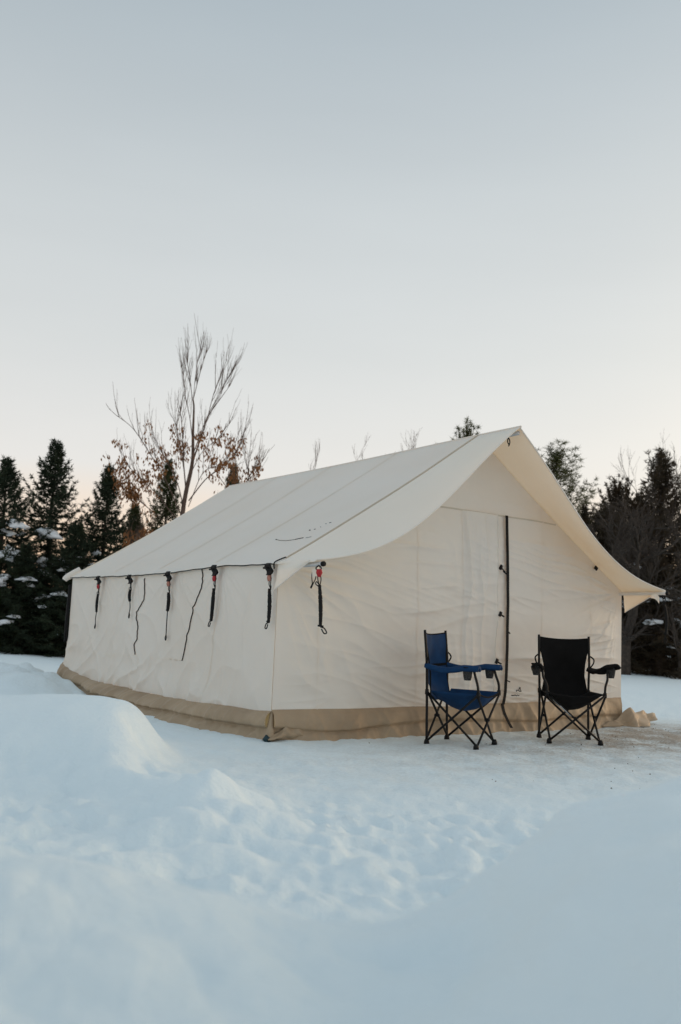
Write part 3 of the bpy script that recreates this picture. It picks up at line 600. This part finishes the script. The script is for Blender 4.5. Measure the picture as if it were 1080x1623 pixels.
# ------------------------------------------------------------------ folding camp chairs
def camp_chair(label, cx, cy_, fwd, cloth, w, dp, splay, arm_z, seed, bare=False, up_arm=0.0):
    root = empty('camp_chair', label, 'chair', (cx, cy_, 0), 'folding chairs in front of the tent')
    f = np.array(fwd, float); f /= np.linalg.norm(f); rgt = np.array([-f[1], f[0]])   # chair's left when seated = +rgt
    gz = float(ground(cx, cy_)) + 0.004
    def p(s, d, z): return np.array([rgt[0] * s + f[0] * d, rgt[1] * s + f[1] * d, z + gz])   # s sideways, d forward
    hw, hd = w / 2, dp / 2; top = 0.955; hub = 0.44
    foot = {(-1, -1): p(-hw, -hd, .012), (1, -1): p(hw, -hd, .012), (-1, 1): p(-hw, hd, .012), (1, 1): p(hw, hd, .012)}
    hubp = {(-1, -1): p(-hw, -hd - .012, hub), (1, -1): p(hw, -hd - .012, hub), (-1, 1): p(-hw - .03, hd + .02, hub + .005), (1, 1): p(hw + .03, hd + .02, hub + .005)}
    def tube(name, pts, r=.0085, m=M_STEELBLK, par=root): b = MB(); b.tube(pts, r * (1.3 if m is M_STEELBLK else 1), 8); return b.build(name, m, par)
    for s in (-1, 1):
        po = tube('back_post', spline([foot[(s, -1)], hubp[(s, -1)], p(s * hw * 1.03, -hd - .02, .70), p(s * hw * 1.03, -hd - .045, top)], 20), .009)
        tip = MB(); tip.tube([p(s * hw * 1.03, -hd - .045, top - .005), p(s * hw * 1.03, -hd - .046, top + .016)], .011, 8); tip.build('post_cap', M_STEELBLK, po)
        tube('arm_post', spline([hubp[(s, 1)], p(s * (hw + .035), hd + .015, hub + .08), p(s * (hw + .02 + splay * .4), hd - .01, arm_z - .07), p(s * (hw + .015 + splay * .5), hd - .03, arm_z - .005)], 18), .0085)
    pairs = [((-1, -1), (-1, 1)), ((1, -1), (1, 1)), ((-1, 1), (1, 1)), ((-1, -1), (1, -1))]
    for i, (a, b) in enumerate(pairs):
        mid_ = (foot[a] + foot[b]) / 2; ofs = np.array([mid_[0], mid_[1], 0]); ofs = ofs / (np.linalg.norm(ofs) + 1e-9) * .009
        b1 = tube('cross_brace', [foot[a] + ofs + [0, 0, .012], hubp[b] + ofs], .0078)
        b2 = tube('cross_brace', [foot[b] - ofs + [0, 0, .012], hubp[a] - ofs], .0078)
        m2 = (foot[a] + foot[b] + hubp[a] + hubp[b]) / 4; b_ = MB(); dv = ofs / .009
        b_.tube([m2 - dv * .022, m2 + dv * .022], .013, 8); b_.build('pivot', M_STEELBLK, b1)
        if bare and i == 2:
            A, B = hubp[a] - ofs, foot[b] - ofs; q_ = MB(); q_.tube([A + (B - A) * .12, A + (B - A) * .46], .0092, 8); q_.build('bare_sleeve', M_ALU, b2)
    for k_, q_ in foot.items():
        b_ = MB(); b_.tube([q_ - [0, 0, .014], q_ + [0, 0, .012], q_ + [0, 0, .03]], [.026, .023, .014], 10); b_.build('foot_cap', M_STEELBLK, root)
    for k_, q_ in hubp.items():
        b_ = MB(); b_.tube([q_ - [0, 0, .022], q_ + [0, 0, .022]], .017, 8); b_.build('hub', M_STEELBLK, root)
    # sling: seat and back as one cloth
    nA, nB = 40, 30
    def seat_pt(a, b):                                   # a 0 front..1 rear, b -1..1
        hwf = hw + .03 - .03 * a; wdt = hwf * b
        z = hub + .012 - (0.115 * (1 - b * b) * (0.55 + .75 * math.sin(math.pi * min(a * 1.05, 1)) )) - .028 * a * (1 - abs(b)) + .03 * (1 - b * b) * max(0, .12 - a) / .12
        d = hd + .03 - a * (dp + .0)
        z += .006 * float(perlin(a * 4, b * 3, seed)) * (1 - b * b)
        return p(wdt, d, z)
    P = np.array([[seat_pt(i / (nA - 1), -1 + 2 * j / (nB - 1)) for j in range(nB)] for i in range(nA)])
    seat = fast_grid('seat', P, cloth, root)
    so = seat.modifiers.new('thick', 'SOLIDIFY'); so.thickness = .006; so.offset = 0
    for bb in (P[0],): tube('seat_edge', bb + [0, 0, .002], .007, M_BLKFAB, seat)
    # back: full width at the top, waisted at arm height
    def back_pt(a, b):                                   # a 0 bottom..1 top
        hwid = hw * np.interp(a, [0, .12, .35, .55, .72, .82, 1], [.96, .90, .80, .84, .93, 1.02, 1.03])
        z = (hub - .075) + a * (top - hub + .07)
        hollow = (1 - b * b) * np.interp(a, [0, .3, .6, .85, 1], [.02, .10, .09, .05, .045])
        d = -hd + .0 - .045 * a - hollow + .02 * (1 - a) + .012 * float(perlin(b * 2.2, a * 4, seed + 4)) * (1 - b * b)
        z += -.018 * (1 - b * b) * (a > .5) * (a - .5) * 2 + (1 - a) * .03 * b * b
        return p(hwid * b, d, z)
    P = np.array([[back_pt(i / (nA - 1), -1 + 2 * j / (nB - 1)) for j in range(nB)] for i in range(nA)])
    back = fast_grid('backrest', P, cloth, root); so = back.modifiers.new('thick', 'SOLIDIFY'); so.thickness = .007; so.offset = 0
    tube('top_edge', P[-1], .0065, M_BLKFAB, back)
    for sgn, j in ((-1, 0), (1, nB - 1)):
        tube('side_edge', P[:, j], .0055, M_BLKFAB, back)
    bandz = np.array([back_pt(.50, -1 + 2 * j / (nB - 1)) + [f[0] * .007, f[1] * .007, 0] for j in range(nB)]); strip('cross_strap', bandz, np.tile([0, 0, .012], (nB, 1)), M_BLKFAB, back)
    # arms
    for s in (-1, 1):
        n = 26; a0 = p(s * hw * 1.03, -hd - .03, arm_z + .02); Pn = np.zeros((n, 6, 3))
        for i in range(n):
            t = i / (n - 1); wd = np.interp(t, [0, .15, .35, .8, 1], [.018, .030, .052, .055, .040])
            sc = hw * 1.03 + (splay + .02) * t; dc = -hd - .03 + (dp + .06) * t; zc = arm_z + .012 - .028 * math.sin(math.pi * min(1, t * 1.4)) + .004 + up_arm * t * (1 if s > 0 else .7)
            for j in range(6):
                b = -1 + 2 * j / 5; Pn[i, j] = p(s * (sc + wd * b), dc, zc - .034 * b * b)
        am = fast_grid('armrest', Pn, cloth, root); so = am.modifiers.new('thick', 'SOLIDIFY'); so.thickness = .024; so.offset = 0
        # mesh cup holder let into the front of the arm
        c = p(s * (hw * 1.03 + splay * .85 + .02), hd - .075, arm_z + .0 + up_arm * .8); th = np.arange(14) * 2 * math.pi / 14
        rings = np.array([[c + [math.cos(q) * r_, math.sin(q) * r_, dz] for dz, r_ in ((.0, .043), (-.03, .041), (-.075, .035), (-.10, .028))] for q in th])
        b_ = MB(); b_.grid(rings, True); b_.add(rings[:, -1], [tuple(range(14))]); cu = b_.build('cup_holder', M_MESHFAB, root)
        b_ = MB(); b_.tube(np.vstack([rings[:, 0], rings[:1, 0]]) + [0, 0, .004], .006, 5, False); b_.build('rim', M_BLKFAB, cu)
        tube('arm_strap', spline([p(s * hw * 1.05, -hd - .03, top - .17), p(s * (hw * 1.05 + .035), -hd - .01, top - .20), p(s * (hw * 1.05 + .03), -hd + .0, arm_z + .06), p(s * hw * 1.05, -hd - .02, arm_z + .01)], 14), .007, M_BLKFAB)
    return root
camp_chair('folding camp chair with blue fabric seat turned sideways to the tent door', 1.495, -0.72, (0.44, -0.90), M_BLUE, 0.45, 0.45, 0.02, 0.665, 3, up_arm=0.0)
camp_chair('folding camp chair with black fabric seat and mesh cup holders by tan skirt', 2.72, -0.86, (-0.56, -0.83), M_BLKFAB, 0.47, 0.40, 0.10, 0.655, 8, True, up_arm=0.055)

# ------------------------------------------------------------------ trees
def orient(dirs):                                        # per-row orthonormal side/up for directions
    a = np.where(np.abs(dirs[:, 2:3]) < .9, np.array([[0, 0, 1.0]]), np.array([[1.0, 0, 0]]))
    s = np.cross(dirs, a); s /= np.linalg.norm(s, axis=1)[:, None] + 1e-9
    return s, np.cross(s, dirs)
def conifer_mesh(h, rad, seed, density=1.0, up=0.0, blade=(.095, .024), first=.03, taper=1.0, rag=.38, tuft=False):
    r = np.random.default_rng(seed); starts = []; dirs = []; lens = []; wood = MB(); snow_spots = []
    z = h * first
    while z < h * .985:
        f_ = 1 - z / h; k = int(r.integers(4, 7) * (0.8 + .4 * density)) if f_ > .08 else 3
        base = r.uniform(0, 6.28)
        for i in range(k):
            az = base + i * 6.283 / k + r.normal(0, .3); ln = rad * (f_ ** taper) * r.uniform(1 - rag, 1 + rag * .6) + .06
            if z < h * .15: ln *= .8
            e0 = np.interp(f_, [0, .25, .6, 1], [1.0, .55, .12, -.08]) + up + r.normal(0, .12)
            n = max(4, int(ln / .12)); t = np.linspace(0, 1, n)
            hor = np.cumsum(np.full(n, ln / n)) ; drop = -0.16 * ln * np.sin(math.pi * t * .8) + .14 * ln * t ** 3
            px_ = hor * math.cos(e0); pz_ = z + hor * math.sin(e0) + drop
            wob = r.normal(0, .03, n).cumsum() * .3
            P = np.stack([np.cos(az) * px_ - np.sin(az) * wob, np.sin(az) * px_ + np.cos(az) * wob, pz_], -1)
            wood.tube(P, np.linspace(.008 + .012 * f_, .003, n), 3, False)
            if f_ > .3 and r.random() < .5: snow_spots.append((P[int(n * .7)], ln))
            T = np.gradient(P, axis=0); T /= np.linalg.norm(T, axis=1)[:, None]
            sd_, up_ = orient(T)
            for j in range(1 if n > 3 else 0, n):
                tt = j / (n - 1)
                if tuft and tt < .45: continue
                for sgn in (-1, 1):
                    if r.random() > .92 * density + .15: continue
                    tl = (0.10 + .34 * ln * (1 - tt) * r.uniform(.5, 1.1)) if ln > .3 else .10
                    tl = min(tl, .55)
                    d_ = T[j] * .75 + sgn * sd_[j] * r.uniform(.5, .95) + np.array([0, 0, r.normal(-.12 + up * .6, .22)])
                    starts.append(P[j]); dirs.append(d_ / np.linalg.norm(d_)); lens.append(tl)
            starts.append(P[-1]); dirs.append(T[-1]); lens.append(.12)
            if not tuft:
                for j in range(0, n - 1): starts.append(P[j]); dirs.append(T[j]); lens.append(ln / n * 1.2)
                for j in range(2): q_ = np.array([r.normal(0, .12), r.normal(0, .12), r.uniform(0, .2)]) * (.3 + f_); v_ = r.normal(0, 1, 3); starts.append(np.array([0, 0, z]) + q_); dirs.append(v_ / np.linalg.norm(v_)); lens.append(.22 * f_ + .06)
        z += r.uniform(.10, .17) * (0.75 + .5 * f_) * (h / 5.5) ** .5
    starts = np.array(starts); dirs = np.array(dirs); lens = np.array(lens)
    # leader
    extra = int(14); starts = np.vstack([starts, np.stack([np.zeros(extra), np.zeros(extra), np.linspace(h * .9, h * 1.0, extra)], -1)]); dd = r.normal(0, .35, (extra, 3)); dd[:, 2] = 1; dirs = np.vstack([dirs, dd / np.linalg.norm(dd, axis=1)[:, None]]); lens = np.concatenate([lens, np.full(extra, .10)])
    cnt = np.maximum(3, (lens / (.0125 if not tuft else .010)).astype(int)); idx = np.repeat(np.arange(len(lens)), cnt)
    t = r.random(len(idx)) ; pos = starts[idx] + dirs[idx] * (lens[idx] * t)[:, None]
    pos[:, 2] -= .10 * lens[idx] * t ** 2
    nd = dirs[idx] * (.75 if not tuft else .45) + r.normal(0, .5 if not tuft else .75, (len(idx), 3)); nd /= np.linalg.norm(nd, axis=1)[:, None]
    sd_, up_ = orient(nd); ph = r.uniform(0, 6.28, len(idx))[:, None]; sv = sd_ * np.cos(ph) + up_ * np.sin(ph)
    bl = (blade[0] * r.uniform(.6, 1.35, len(idx)))[:, None]; bw = (blade[1] * r.uniform(.7, 1.3, len(idx)))[:, None]
    tri = np.stack([pos - sv * bw * .5, pos + sv * bw * .5, pos + nd * bl], 1)
    cm = MB(); cm.tris(tri)
    tr = MB(); zz = np.linspace(-.15, h * .97, 14); tr.tube(np.stack([.03 * perlin(zz, seed, 0), .03 * perlin(zz, seed, 5), zz], -1), np.interp(zz, [-.15, h], [.022 * h, .006]), 8)
    return cm.mesh('crown', False), tr.mesh('trunk'), wood.mesh('branch'), snow_spots
lump_meshes = []
for i in range(4):
    n, m_ = 12, 8; th = np.arange(n) * 2 * math.pi / n; ph = np.linspace(-.5, math.pi / 2, m_); TH, PH = np.meshgrid(th, ph, indexing='ij')
    rr_ = 1 + .75 * perlin(np.cos(TH) * 1.6, np.sin(TH) * 1.6, PH * 1.2 + i * 7) + .25 * perlin(np.cos(TH) * 4, np.sin(TH) * 4, PH * 3 + i)
    b_ = MB(); b_.grid(np.stack([rr_ * np.cos(TH) * np.cos(PH), rr_ * .75 * np.sin(TH) * np.cos(PH), .40 * rr_ * np.sin(PH)], -1), True); lump_meshes.append(b_.mesh('snow_clump'))
def put_snow(root, spots, n, smin, smax, seed, rz, sc):
    r = np.random.default_rng(seed); c, s_ = math.cos(rz), math.sin(rz); cand = []
    for P, ln in spots:
        w = np.array([c * P[0] - s_ * P[1], s_ * P[0] + c * P[1]])
        if -(w @ FH) > .15 * ln and .4 < P[2] * sc[2] < 2.9: cand.append((P, ln))
    r.shuffle(cand)
    for P, ln in cand[:n]:
        o = link('snow_clump', lump_meshes[int(r.integers(4))], M_SNOWLUMP, root); k = r.uniform(smin, smax)
        o.location = (P[0], P[1], P[2] + .03); o.scale = (k, k * r.uniform(.7, 1.2), k * r.uniform(.8, 1.4)); o.rotation_euler = (r.normal(0, .2), r.normal(0, .2), r.uniform(0, 6.28))
PROTO = {}
def conifer(name, label, px, d, h, proto, args, m, rz, wide=1.0, snow=(0, .1, .2), group=None):
    if proto not in PROTO: PROTO[proto] = conifer_mesh(**args)
    cm, tm, wm, spots = PROTO[proto]
    g = place(px, d); root = empty(name, label, 'tree', (g[0], g[1], float(ground(g[0], g[1])) - .05), group)
    k = h / args['h']; root.rotation_euler = (0, 0, rz); root.scale = (k * wide, k * wide, k)
    def lk(nm, me, mt):
        o = bpy.data.objects.new(nm, me); col.objects.link(o); o.parent = root
        if not me.materials: me.materials.append(mt)
        o.material_slots[0].link = 'OBJECT'; o.material_slots[0].material = mt; return o
    lk('crown', cm, m); lk('trunk', tm, M_BARK); lk('branch', wm, M_BARK)
    if snow[0]: put_snow(root, spots, snow[0], snow[1], snow[2], int(abs(px) * 7 + d), rz, root.scale)
    return root
SP = dict(h=5.2, rad=2.0, seed=3, density=1.0, rag=.5)
SP2 = dict(h=5.0, rad=1.75, seed=17, density=1.0, rag=.5)
SP3 = dict(h=4.2, rad=1.5, seed=29, density=1.15, rag=.3)
GL = 'spruces behind the tent'
conifer('spruce_tree', 'dark spruce with snowy boughs, tallest of the row left of the tent', 80, 22.5, 5.15, 'a', SP, M_SPRUCE, .4, 1.0, (12, .14, .30), GL)
conifer('spruce_tree', 'dark spruce cut by the picture edge beside the tallest spruce', 4, 21.2, 4.45, 'b', SP2, M_SPRUCE, 1.9, 1.1, (12, .14, .28), GL)
conifer('spruce_tree', 'dark pointed spruce rising just behind the tent back corner', 167, 23.4, 4.75, 'b', SP2, M_SPRUCE, 4.0, .95, (9, .12, .24), GL)
conifer('spruce_tree', 'low dense spruce filling the gap beneath the tallest spruce', 122, 21.0, 3.0, 'c', SP3, M_SPRUCE, .9, 1.3, (7, .14, .28), GL)
conifer('spruce_tree', 'short dark spruce at the snow edge under the leaning boughs', 45, 20.6, 2.4, 'c', SP3, M_SPRUCE, 2.9, 1.45, (8, .14, .30), GL)
conifer('spruce_tree', 'dark green spruce standing behind the brown leaved maple', 262, 25.0, 5.25, 'a', SP, M_SPRUCE2, 2.4, .72, (0, 0, 0), GL)
conifer('spruce_tree', 'thin yellowish spruce top beside the maple above the roof', 366, 25.5, 5.3, 'b', SP2, M_SPRUCE2, 5.2, .62, (0, 0, 0), GL)
conifer('spruce_tree', 'small spruce between the pointed spruce and the maple', 212, 24.5, 3.9, 'c', SP3, M_SPRUCE2, 1.2, .8, (0, 0, 0), GL)
conifer('spruce_tree', 'spruce far left partly out of the picture', -75, 23.5, 5.0, 'a', SP, M_SPRUCE, 1.4, 1.0, (4, .14, .28), GL)
CE = dict(h=6.2, rad=1.85, seed=41, density=.72, up=.35, taper=.6, rag=.5, blade=(.095, .022))
CE2 = dict(h=5.4, rad=1.9, seed=53, density=.75, up=.3, taper=.55, rag=.5, blade=(.095, .022))
GR = 'bronze conifers right of the tent'
conifer('cedar_tree', 'tall bronze brown conifer, highest of those right of the tent', 1052, 26.5, 6.35, 'd', CE, M_CEDAR, .7, 1.15, (8, .12, .28), GR)
conifer('cedar_tree', 'broad bronze conifer behind the bare twiggy tree', 985, 27.5, 5.5, 'e', CE2, M_CEDAR, 2.1, 1.15, (8, .12, .26), GR)
conifer('cedar_tree', 'bronze conifer reaching out of the picture beside the tallest one', 1118, 25.0, 5.7, 'e', CE2, M_CEDAR, 4.4, 1.0, (8, .14, .3), GR)
conifer('cedar_tree', 'low bronze conifer with snow patches near the ground', 1050, 23.8, 3.0, 'e', CE2, M_CEDAR, 5.6, 1.35, (9, .14, .30), GR)
conifer('cedar_tree', 'bushy bronze conifer filling the gap beside the tallest bronze one', 1018, 28.0, 5.3, 'd', CE, M_CEDAR, 5.0, 1.25, (4, .12, .22), GR)
conifer('cedar_tree', 'short wide bronze conifer close behind the stout bare trunk', 962, 25.6, 4.4, 'e', CE2, M_CEDAR, .2, 1.3, (6, .12, .24), GR)
conifer('cedar_tree', 'bronze conifer half hidden behind the tent right corner', 930, 28.5, 4.9, 'd', CE, M_CEDAR, 3.3, 1.0, (4, .12, .22), GR)
PI = dict(h=6.5, rad=1.9, seed=61, density=.55, up=.45, taper=.42, rag=.6, blade=(.12, .016), tuft=True, first=.25)
conifer('pine_tree', 'light green tufted pine showing past the sloping roof edge', 884, 30.0, 6.75, 'f', PI, M_PINE, .3, 1.45)
conifer('pine_tree', 'yellow green pine tip just above the tent ridge', 740, 31.0, 7.55, 'f', PI, M_PINE, 2.3, 1.1)

# bare broadleaf trees: recursive limbs
def grow(mb, r, p0, d0, ln, rad, level, maxlev, spread=.6, trop=.12, kids=(5, 7), min_r=.005, tips=None, wand=.12):
    n = 6 if level < 2 else 5; P = [np.array(p0, float)]; d = np.array(d0, float); d /= np.linalg.norm(d)
    for i in range(n):
        d = d + r.normal(0, wand, 3) + np.array([0, 0, trop]); d /= np.linalg.norm(d); P.append(P[-1] + d * ln / n)
    P = np.array(P); rads = np.maximum(np.linspace(rad, rad * .35, n + 1), min_r * .6); mb.tube(P, rads, 6 if level == 0 else (4 if level == 1 else 3), False)
    if tips is not None and level >= maxlev - 1: tips.append(P)
    if level < maxlev:
        k = int(r.integers(kids[0], kids[1] + 1))
        for i in range(k):
            t = r.uniform(.22 if level else .3, .98); j = min(int(t * n), n - 1); q = P[j] + (P[j + 1] - P[j]) * (t * n - j)
            T = P[j + 1] - P[j]; T /= np.linalg.norm(T); s = r.normal(0, 1, 3); s -= T * (s @ T); s /= np.linalg.norm(s) + 1e-9
            grow(mb, r, q, T + s * r.uniform(spread * .6, spread * 1.3), ln * r.uniform(.4, .65) * (1.15 - .4 * t), max(min_r, rad * .45), level + 1, maxlev, spread, trop, kids, min_r, tips, wand)
def bare_tree(label, px, d, h, seed, maxlev=3, spread=.6, trop=.1, kids=(5, 7), stems=1, rad=.09, m=M_GREYBARK, min_r=.006, name='bare_tree', lean=.15, group=None, wand=.12):
    r = np.random.default_rng(seed); g = place(px, d); root = empty(name, label, 'tree', (g[0], g[1], float(ground(g[0], g[1])) - .06), group)
    tr = MB(); zz = np.linspace(0, h * .22, 6); top = np.array([.04 * h * r.normal(0, .4), .04 * h * r.normal(0, .4), h * .22])
    tr.tube(np.stack([top[0] * (zz / zz[-1]) ** 2, top[1] * (zz / zz[-1]) ** 2, zz], -1), np.linspace(rad * 1.35, rad, 6), 9); tr.build('trunk', m, root)
    br = MB()
    for i in range(stems):
        a = r.uniform(0, 6.28); dv = np.array([math.cos(a) * lean * (1 if stems > 1 else .3), math.sin(a) * lean * (1 if stems > 1 else .3), 1.0])
        grow(br, r, top, dv, h * .70 * r.uniform(.85, 1.08), rad * (.9 if stems == 1 else .6), 0, maxlev, spread, trop, kids, min_r, None, wand)
    for i in range(3):                                   # low limbs from the trunk
        a = r.uniform(0, 6.28); zt = r.uniform(.4, .95); grow(br, r, top * [zt ** 2, zt ** 2, zt], (math.cos(a), math.sin(a), .5), h * .4, rad * .4, 1, maxlev, spread, trop * .5, kids, min_r, None, wand)
    br.build('limbs', m, root); return root
bare_tree('bare grey twiggy tree with stout trunk just past the tent right corner', 994, 23.2, 4.0, 5, 3, .75, .03, (6, 8), 3, .14, M_GREYBARK, .0045, lean=.6)
bare_tree('bare twiggy sapling leaning among the bronze conifers', 1040, 24.2, 3.9, 8, 3, .65, .08, (5, 7), 2, .06, M_GREYBARK, .0045, lean=.5)
bare_tree('bare twiggy tree whose thin tips rise above the bronze conifers', 1012, 26.0, 5.9, 13, 3, .5, .14, (4, 6), 2, .05, M_GREYBARK, .0045, lean=.3)
bare_tree('bare twiggy shrub at the picture edge before the conifers', 1085, 23.0, 3.6, 19, 3, .65, .06, (5, 7), 2, .06, M_GREYBARK, .0045, lean=.5)
bare_tree('bare twig fan peeping over the middle of the tent ridge', 598, 31.0, 6.25, 23, 3, .4, .22, (5, 7), 3, .07, M_TWIG, .006, lean=.25)
bare_tree('faint bare twigs over the back half of the tent ridge', 527, 32.0, 6.3, 27, 3, .4, .22, (4, 6), 2, .07, M_TWIG, .006, lean=.2)

# maple with clinging dead leaves
def maple(px, d, seed):
    r = np.random.default_rng(seed); g = place(px, d); gz = float(ground(g[0], g[1])) - .05
    root = empty('maple_tree', 'slender bare maple with clinging brown leaves rising behind the roof', 'tree', (g[0], g[1], gz))
    sc = d / 1458.0; base_y = 1045.0
    def p(x, y, k=0.0):                                  # own tree plane: across, depth k, height
        s = (x - px) * sc; z = (base_y - y) * sc * 1.0 - .04 * 0
        return np.array([RH[0] * s + FH[0] * k, RH[1] * s + FH[1] * k, z])
    tr = MB(); tp = spline([p(283, 1050), p(285, 930), p(288, 820), p(292, 775), p(299, 728), p(297, 680), p(296, 640), p(294, 625)], 30); tr.tube(tp, np.interp(np.linspace(0, 1, 30), [0, .5, .75, 1], [.065, .048, .028, .014]), 9); tr.build('trunk', M_TWIG, root)
    limbs = [([p(299, 728), p(304, 705, .1), p(312, 670, .2), p(318, 645, .3), p(332, 620, .35), p(350, 590, .4)], .04), ([p(291, 770), p(287, 735, -.1), p(284, 700, -.2), p(281, 670, -.25), p(276, 640, -.3)], .028),
             ([p(296, 640), p(288, 600), p(281, 560, -.1)], .018), ([p(294, 625), p(299, 590, .1), p(304, 560, .15), p(311, 535, .2)], .017), ([p(294, 625), p(296, 575), p(303, 518)], .012), ([p(316, 650, .3), p(322, 610, .4), p(332, 570, .5), p(340, 545, .55)], .016),
             ([p(287, 815), p(262, 760, -.4), p(240, 725, -.7), p(215, 690, -.9), p(190, 672, -1.1)], .024), ([p(287, 830), p(250, 790, .4), p(225, 765, .6), p(195, 740, .8), p(184, 730, .9)], .022), ([p(289, 800), p(270, 755, .5), p(240, 708, .9), p(222, 680, 1.1), p(212, 655, 1.2)], .022),
             ([p(297, 790), p(320, 750, .3), p(343, 728, .5), p(362, 700, .7), p(372, 670, .8), p(378, 645, .9)], .026), ([p(297, 800), p(322, 750, -.5), p(350, 740, -.8), p(368, 722, -1.0)], .016), ([p(290, 840), p(330, 790, .3), p(365, 780, .6), p(385, 740, .8), p(400, 715, .9)], .022), ([p(300, 740), p(318, 715, -.4), p(338, 700, -.6), p(352, 688, -.7)], .014),
             ([p(290, 760), p(276, 715, .5), p(262, 670, .8), p(254, 640, 1.0)], .02), ([p(290, 850), p(235, 805, -.3), p(205, 785, -.5), p(200, 778, -.6)], .02), ([p(298, 700), p(285, 650, .5), p(270, 600, .8), p(259, 545, 1.0)], .02), ([p(299, 715), p(322, 660, -.4), p(345, 620, -.7), p(366, 580, -.9)], .02)]
    br = MB(); tips = []
    for L_, rd in limbs:
        P = spline(L_, 22); br.tube(P, np.linspace(rd * .6, .005, 22), 5, False); tips.append(P[8:])
        k = 13 if rd > .018 else 9
        for i in range(k):
            j = int(r.integers(5, 21)); T = P[min(j + 1, 21)] - P[j - 1]; T /= np.linalg.norm(T); s = r.normal(0, 1, 3); s -= T * (s @ T); s /= np.linalg.norm(s)
            ln = r.uniform(.35, .95)
            grow(br, r, P[j], T * 1.0 + s * .45 + np.array([0, 0, .35]), ln, .007, 1, 2, .35, .16, (1, 3), .004, tips, .05)
    br.build('limbs', M_TWIG, root)
    # hanging curled leaves in bunches, mostly on the lower limbs
    allp = [q for P in tips for q in P]; zs = np.array([q[2] for q in allp]); ok = [i for i in range(len(allp)) if allp[i][2] < (base_y - 668) * sc and r.random() < np.interp(allp[i][2], [(base_y - 860) * sc, (base_y - 760) * sc, (base_y - 668) * sc], [1, .8, .15])]
    r.shuffle(ok); lm = MB(); T_ = []
    for i in ok[:210]:
        c = allp[i]; k = int(r.integers(3, 15))
        for q in range(k):
            o = c + np.array([r.normal(0, .075), r.normal(0, .075), -abs(r.normal(0, .10))]); a = r.uniform(0, 6.28); wv = np.array([math.cos(a), math.sin(a), 0]) * r.uniform(.014, .030); dn = np.array([r.normal(0, .03), r.normal(0, .03), -r.uniform(.06, .12)]); nv = np.array([-math.sin(a), math.cos(a), 0]) * .015
            T_ += [[o, o + dn * .5 - wv + nv, o + dn], [o, o + dn, o + dn * .5 + wv + nv]]
    lm.tris(T_); lf = lm.build('leaves', M_LEAF, root, False); lf['kind'] = 'stuff'
maple(290, 21.5, 77)
def leafy_sapling(label, px, d, h, seed):
    r = np.random.default_rng(seed); g = place(px, d); root = empty('maple_sapling', label, 'tree', (g[0], g[1], float(ground(g[0], g[1])) - .05))
    tr = MB(); zz = np.linspace(0, h * .5, 6); tr.tube(np.stack([0 * zz, 0 * zz, zz], -1), np.linspace(.04, .025, 6), 7); tr.build('trunk', M_TWIG, root)
    br = MB(); tips = []
    for i in range(3): grow(br, r, (0, 0, h * .45), (r.normal(0, .25), r.normal(0, .25), 1), h * .5, .022, 0, 2, .5, .15, (4, 5), .006, tips)
    br.build('limbs', M_TWIG, root); T_ = []
    for P in tips:
        for q in P[1:]:
            if q[2] > h * .97 or r.random() > .28: continue
            for _ in range(int(r.integers(1, 7))):
                o = q + np.array([r.normal(0, .06), r.normal(0, .06), -abs(r.normal(0, .06))]); a = r.uniform(0, 6.28); wv = np.array([math.cos(a), math.sin(a), 0]) * .022; dn = np.array([r.normal(0, .03), r.normal(0, .03), -r.uniform(.06, .11)])
                T_ += [[o, o + dn * .5 - wv, o + dn], [o, o + dn, o + dn * .5 + wv]]
    lm = MB(); lm.tris(T_); lf = lm.build('leaves', M_LEAF, root, False); lf['kind'] = 'stuff'
leafy_sapling('brown leaved sapling between the pointed spruce and the maple', 222, 21.0, 3.2, 5)
leafy_sapling('small brown leaved sapling above the far end of the roof', 388, 22.5, 5.0, 9)

# a few crumbs of grit and ice on the trodden snow
r = np.random.default_rng(9); cr = MB()
for i in range(90):
    x = r.normal(4.0, .9); y = r.normal(-.95, .55)
    if i > 70: x = r.uniform(.2, 4); y = r.uniform(-3, -.3)
    s = r.uniform(.002, .005); z = float(ground(x, y)); M_ = Matrix.Rotation(r.uniform(0, 6), 3, (r.normal(), r.normal(), r.normal())); cr.box((x, y, z + s * .4), (s, s * r.uniform(.6, 1), s * r.uniform(.4, .8)), M_)
gv = cr.build('gravel', M_STONE, None, False); gv['kind'] = 'stuff'; gv['label'] = 'scattered dark grit on the packed snow'; gv['category'] = 'gravel'
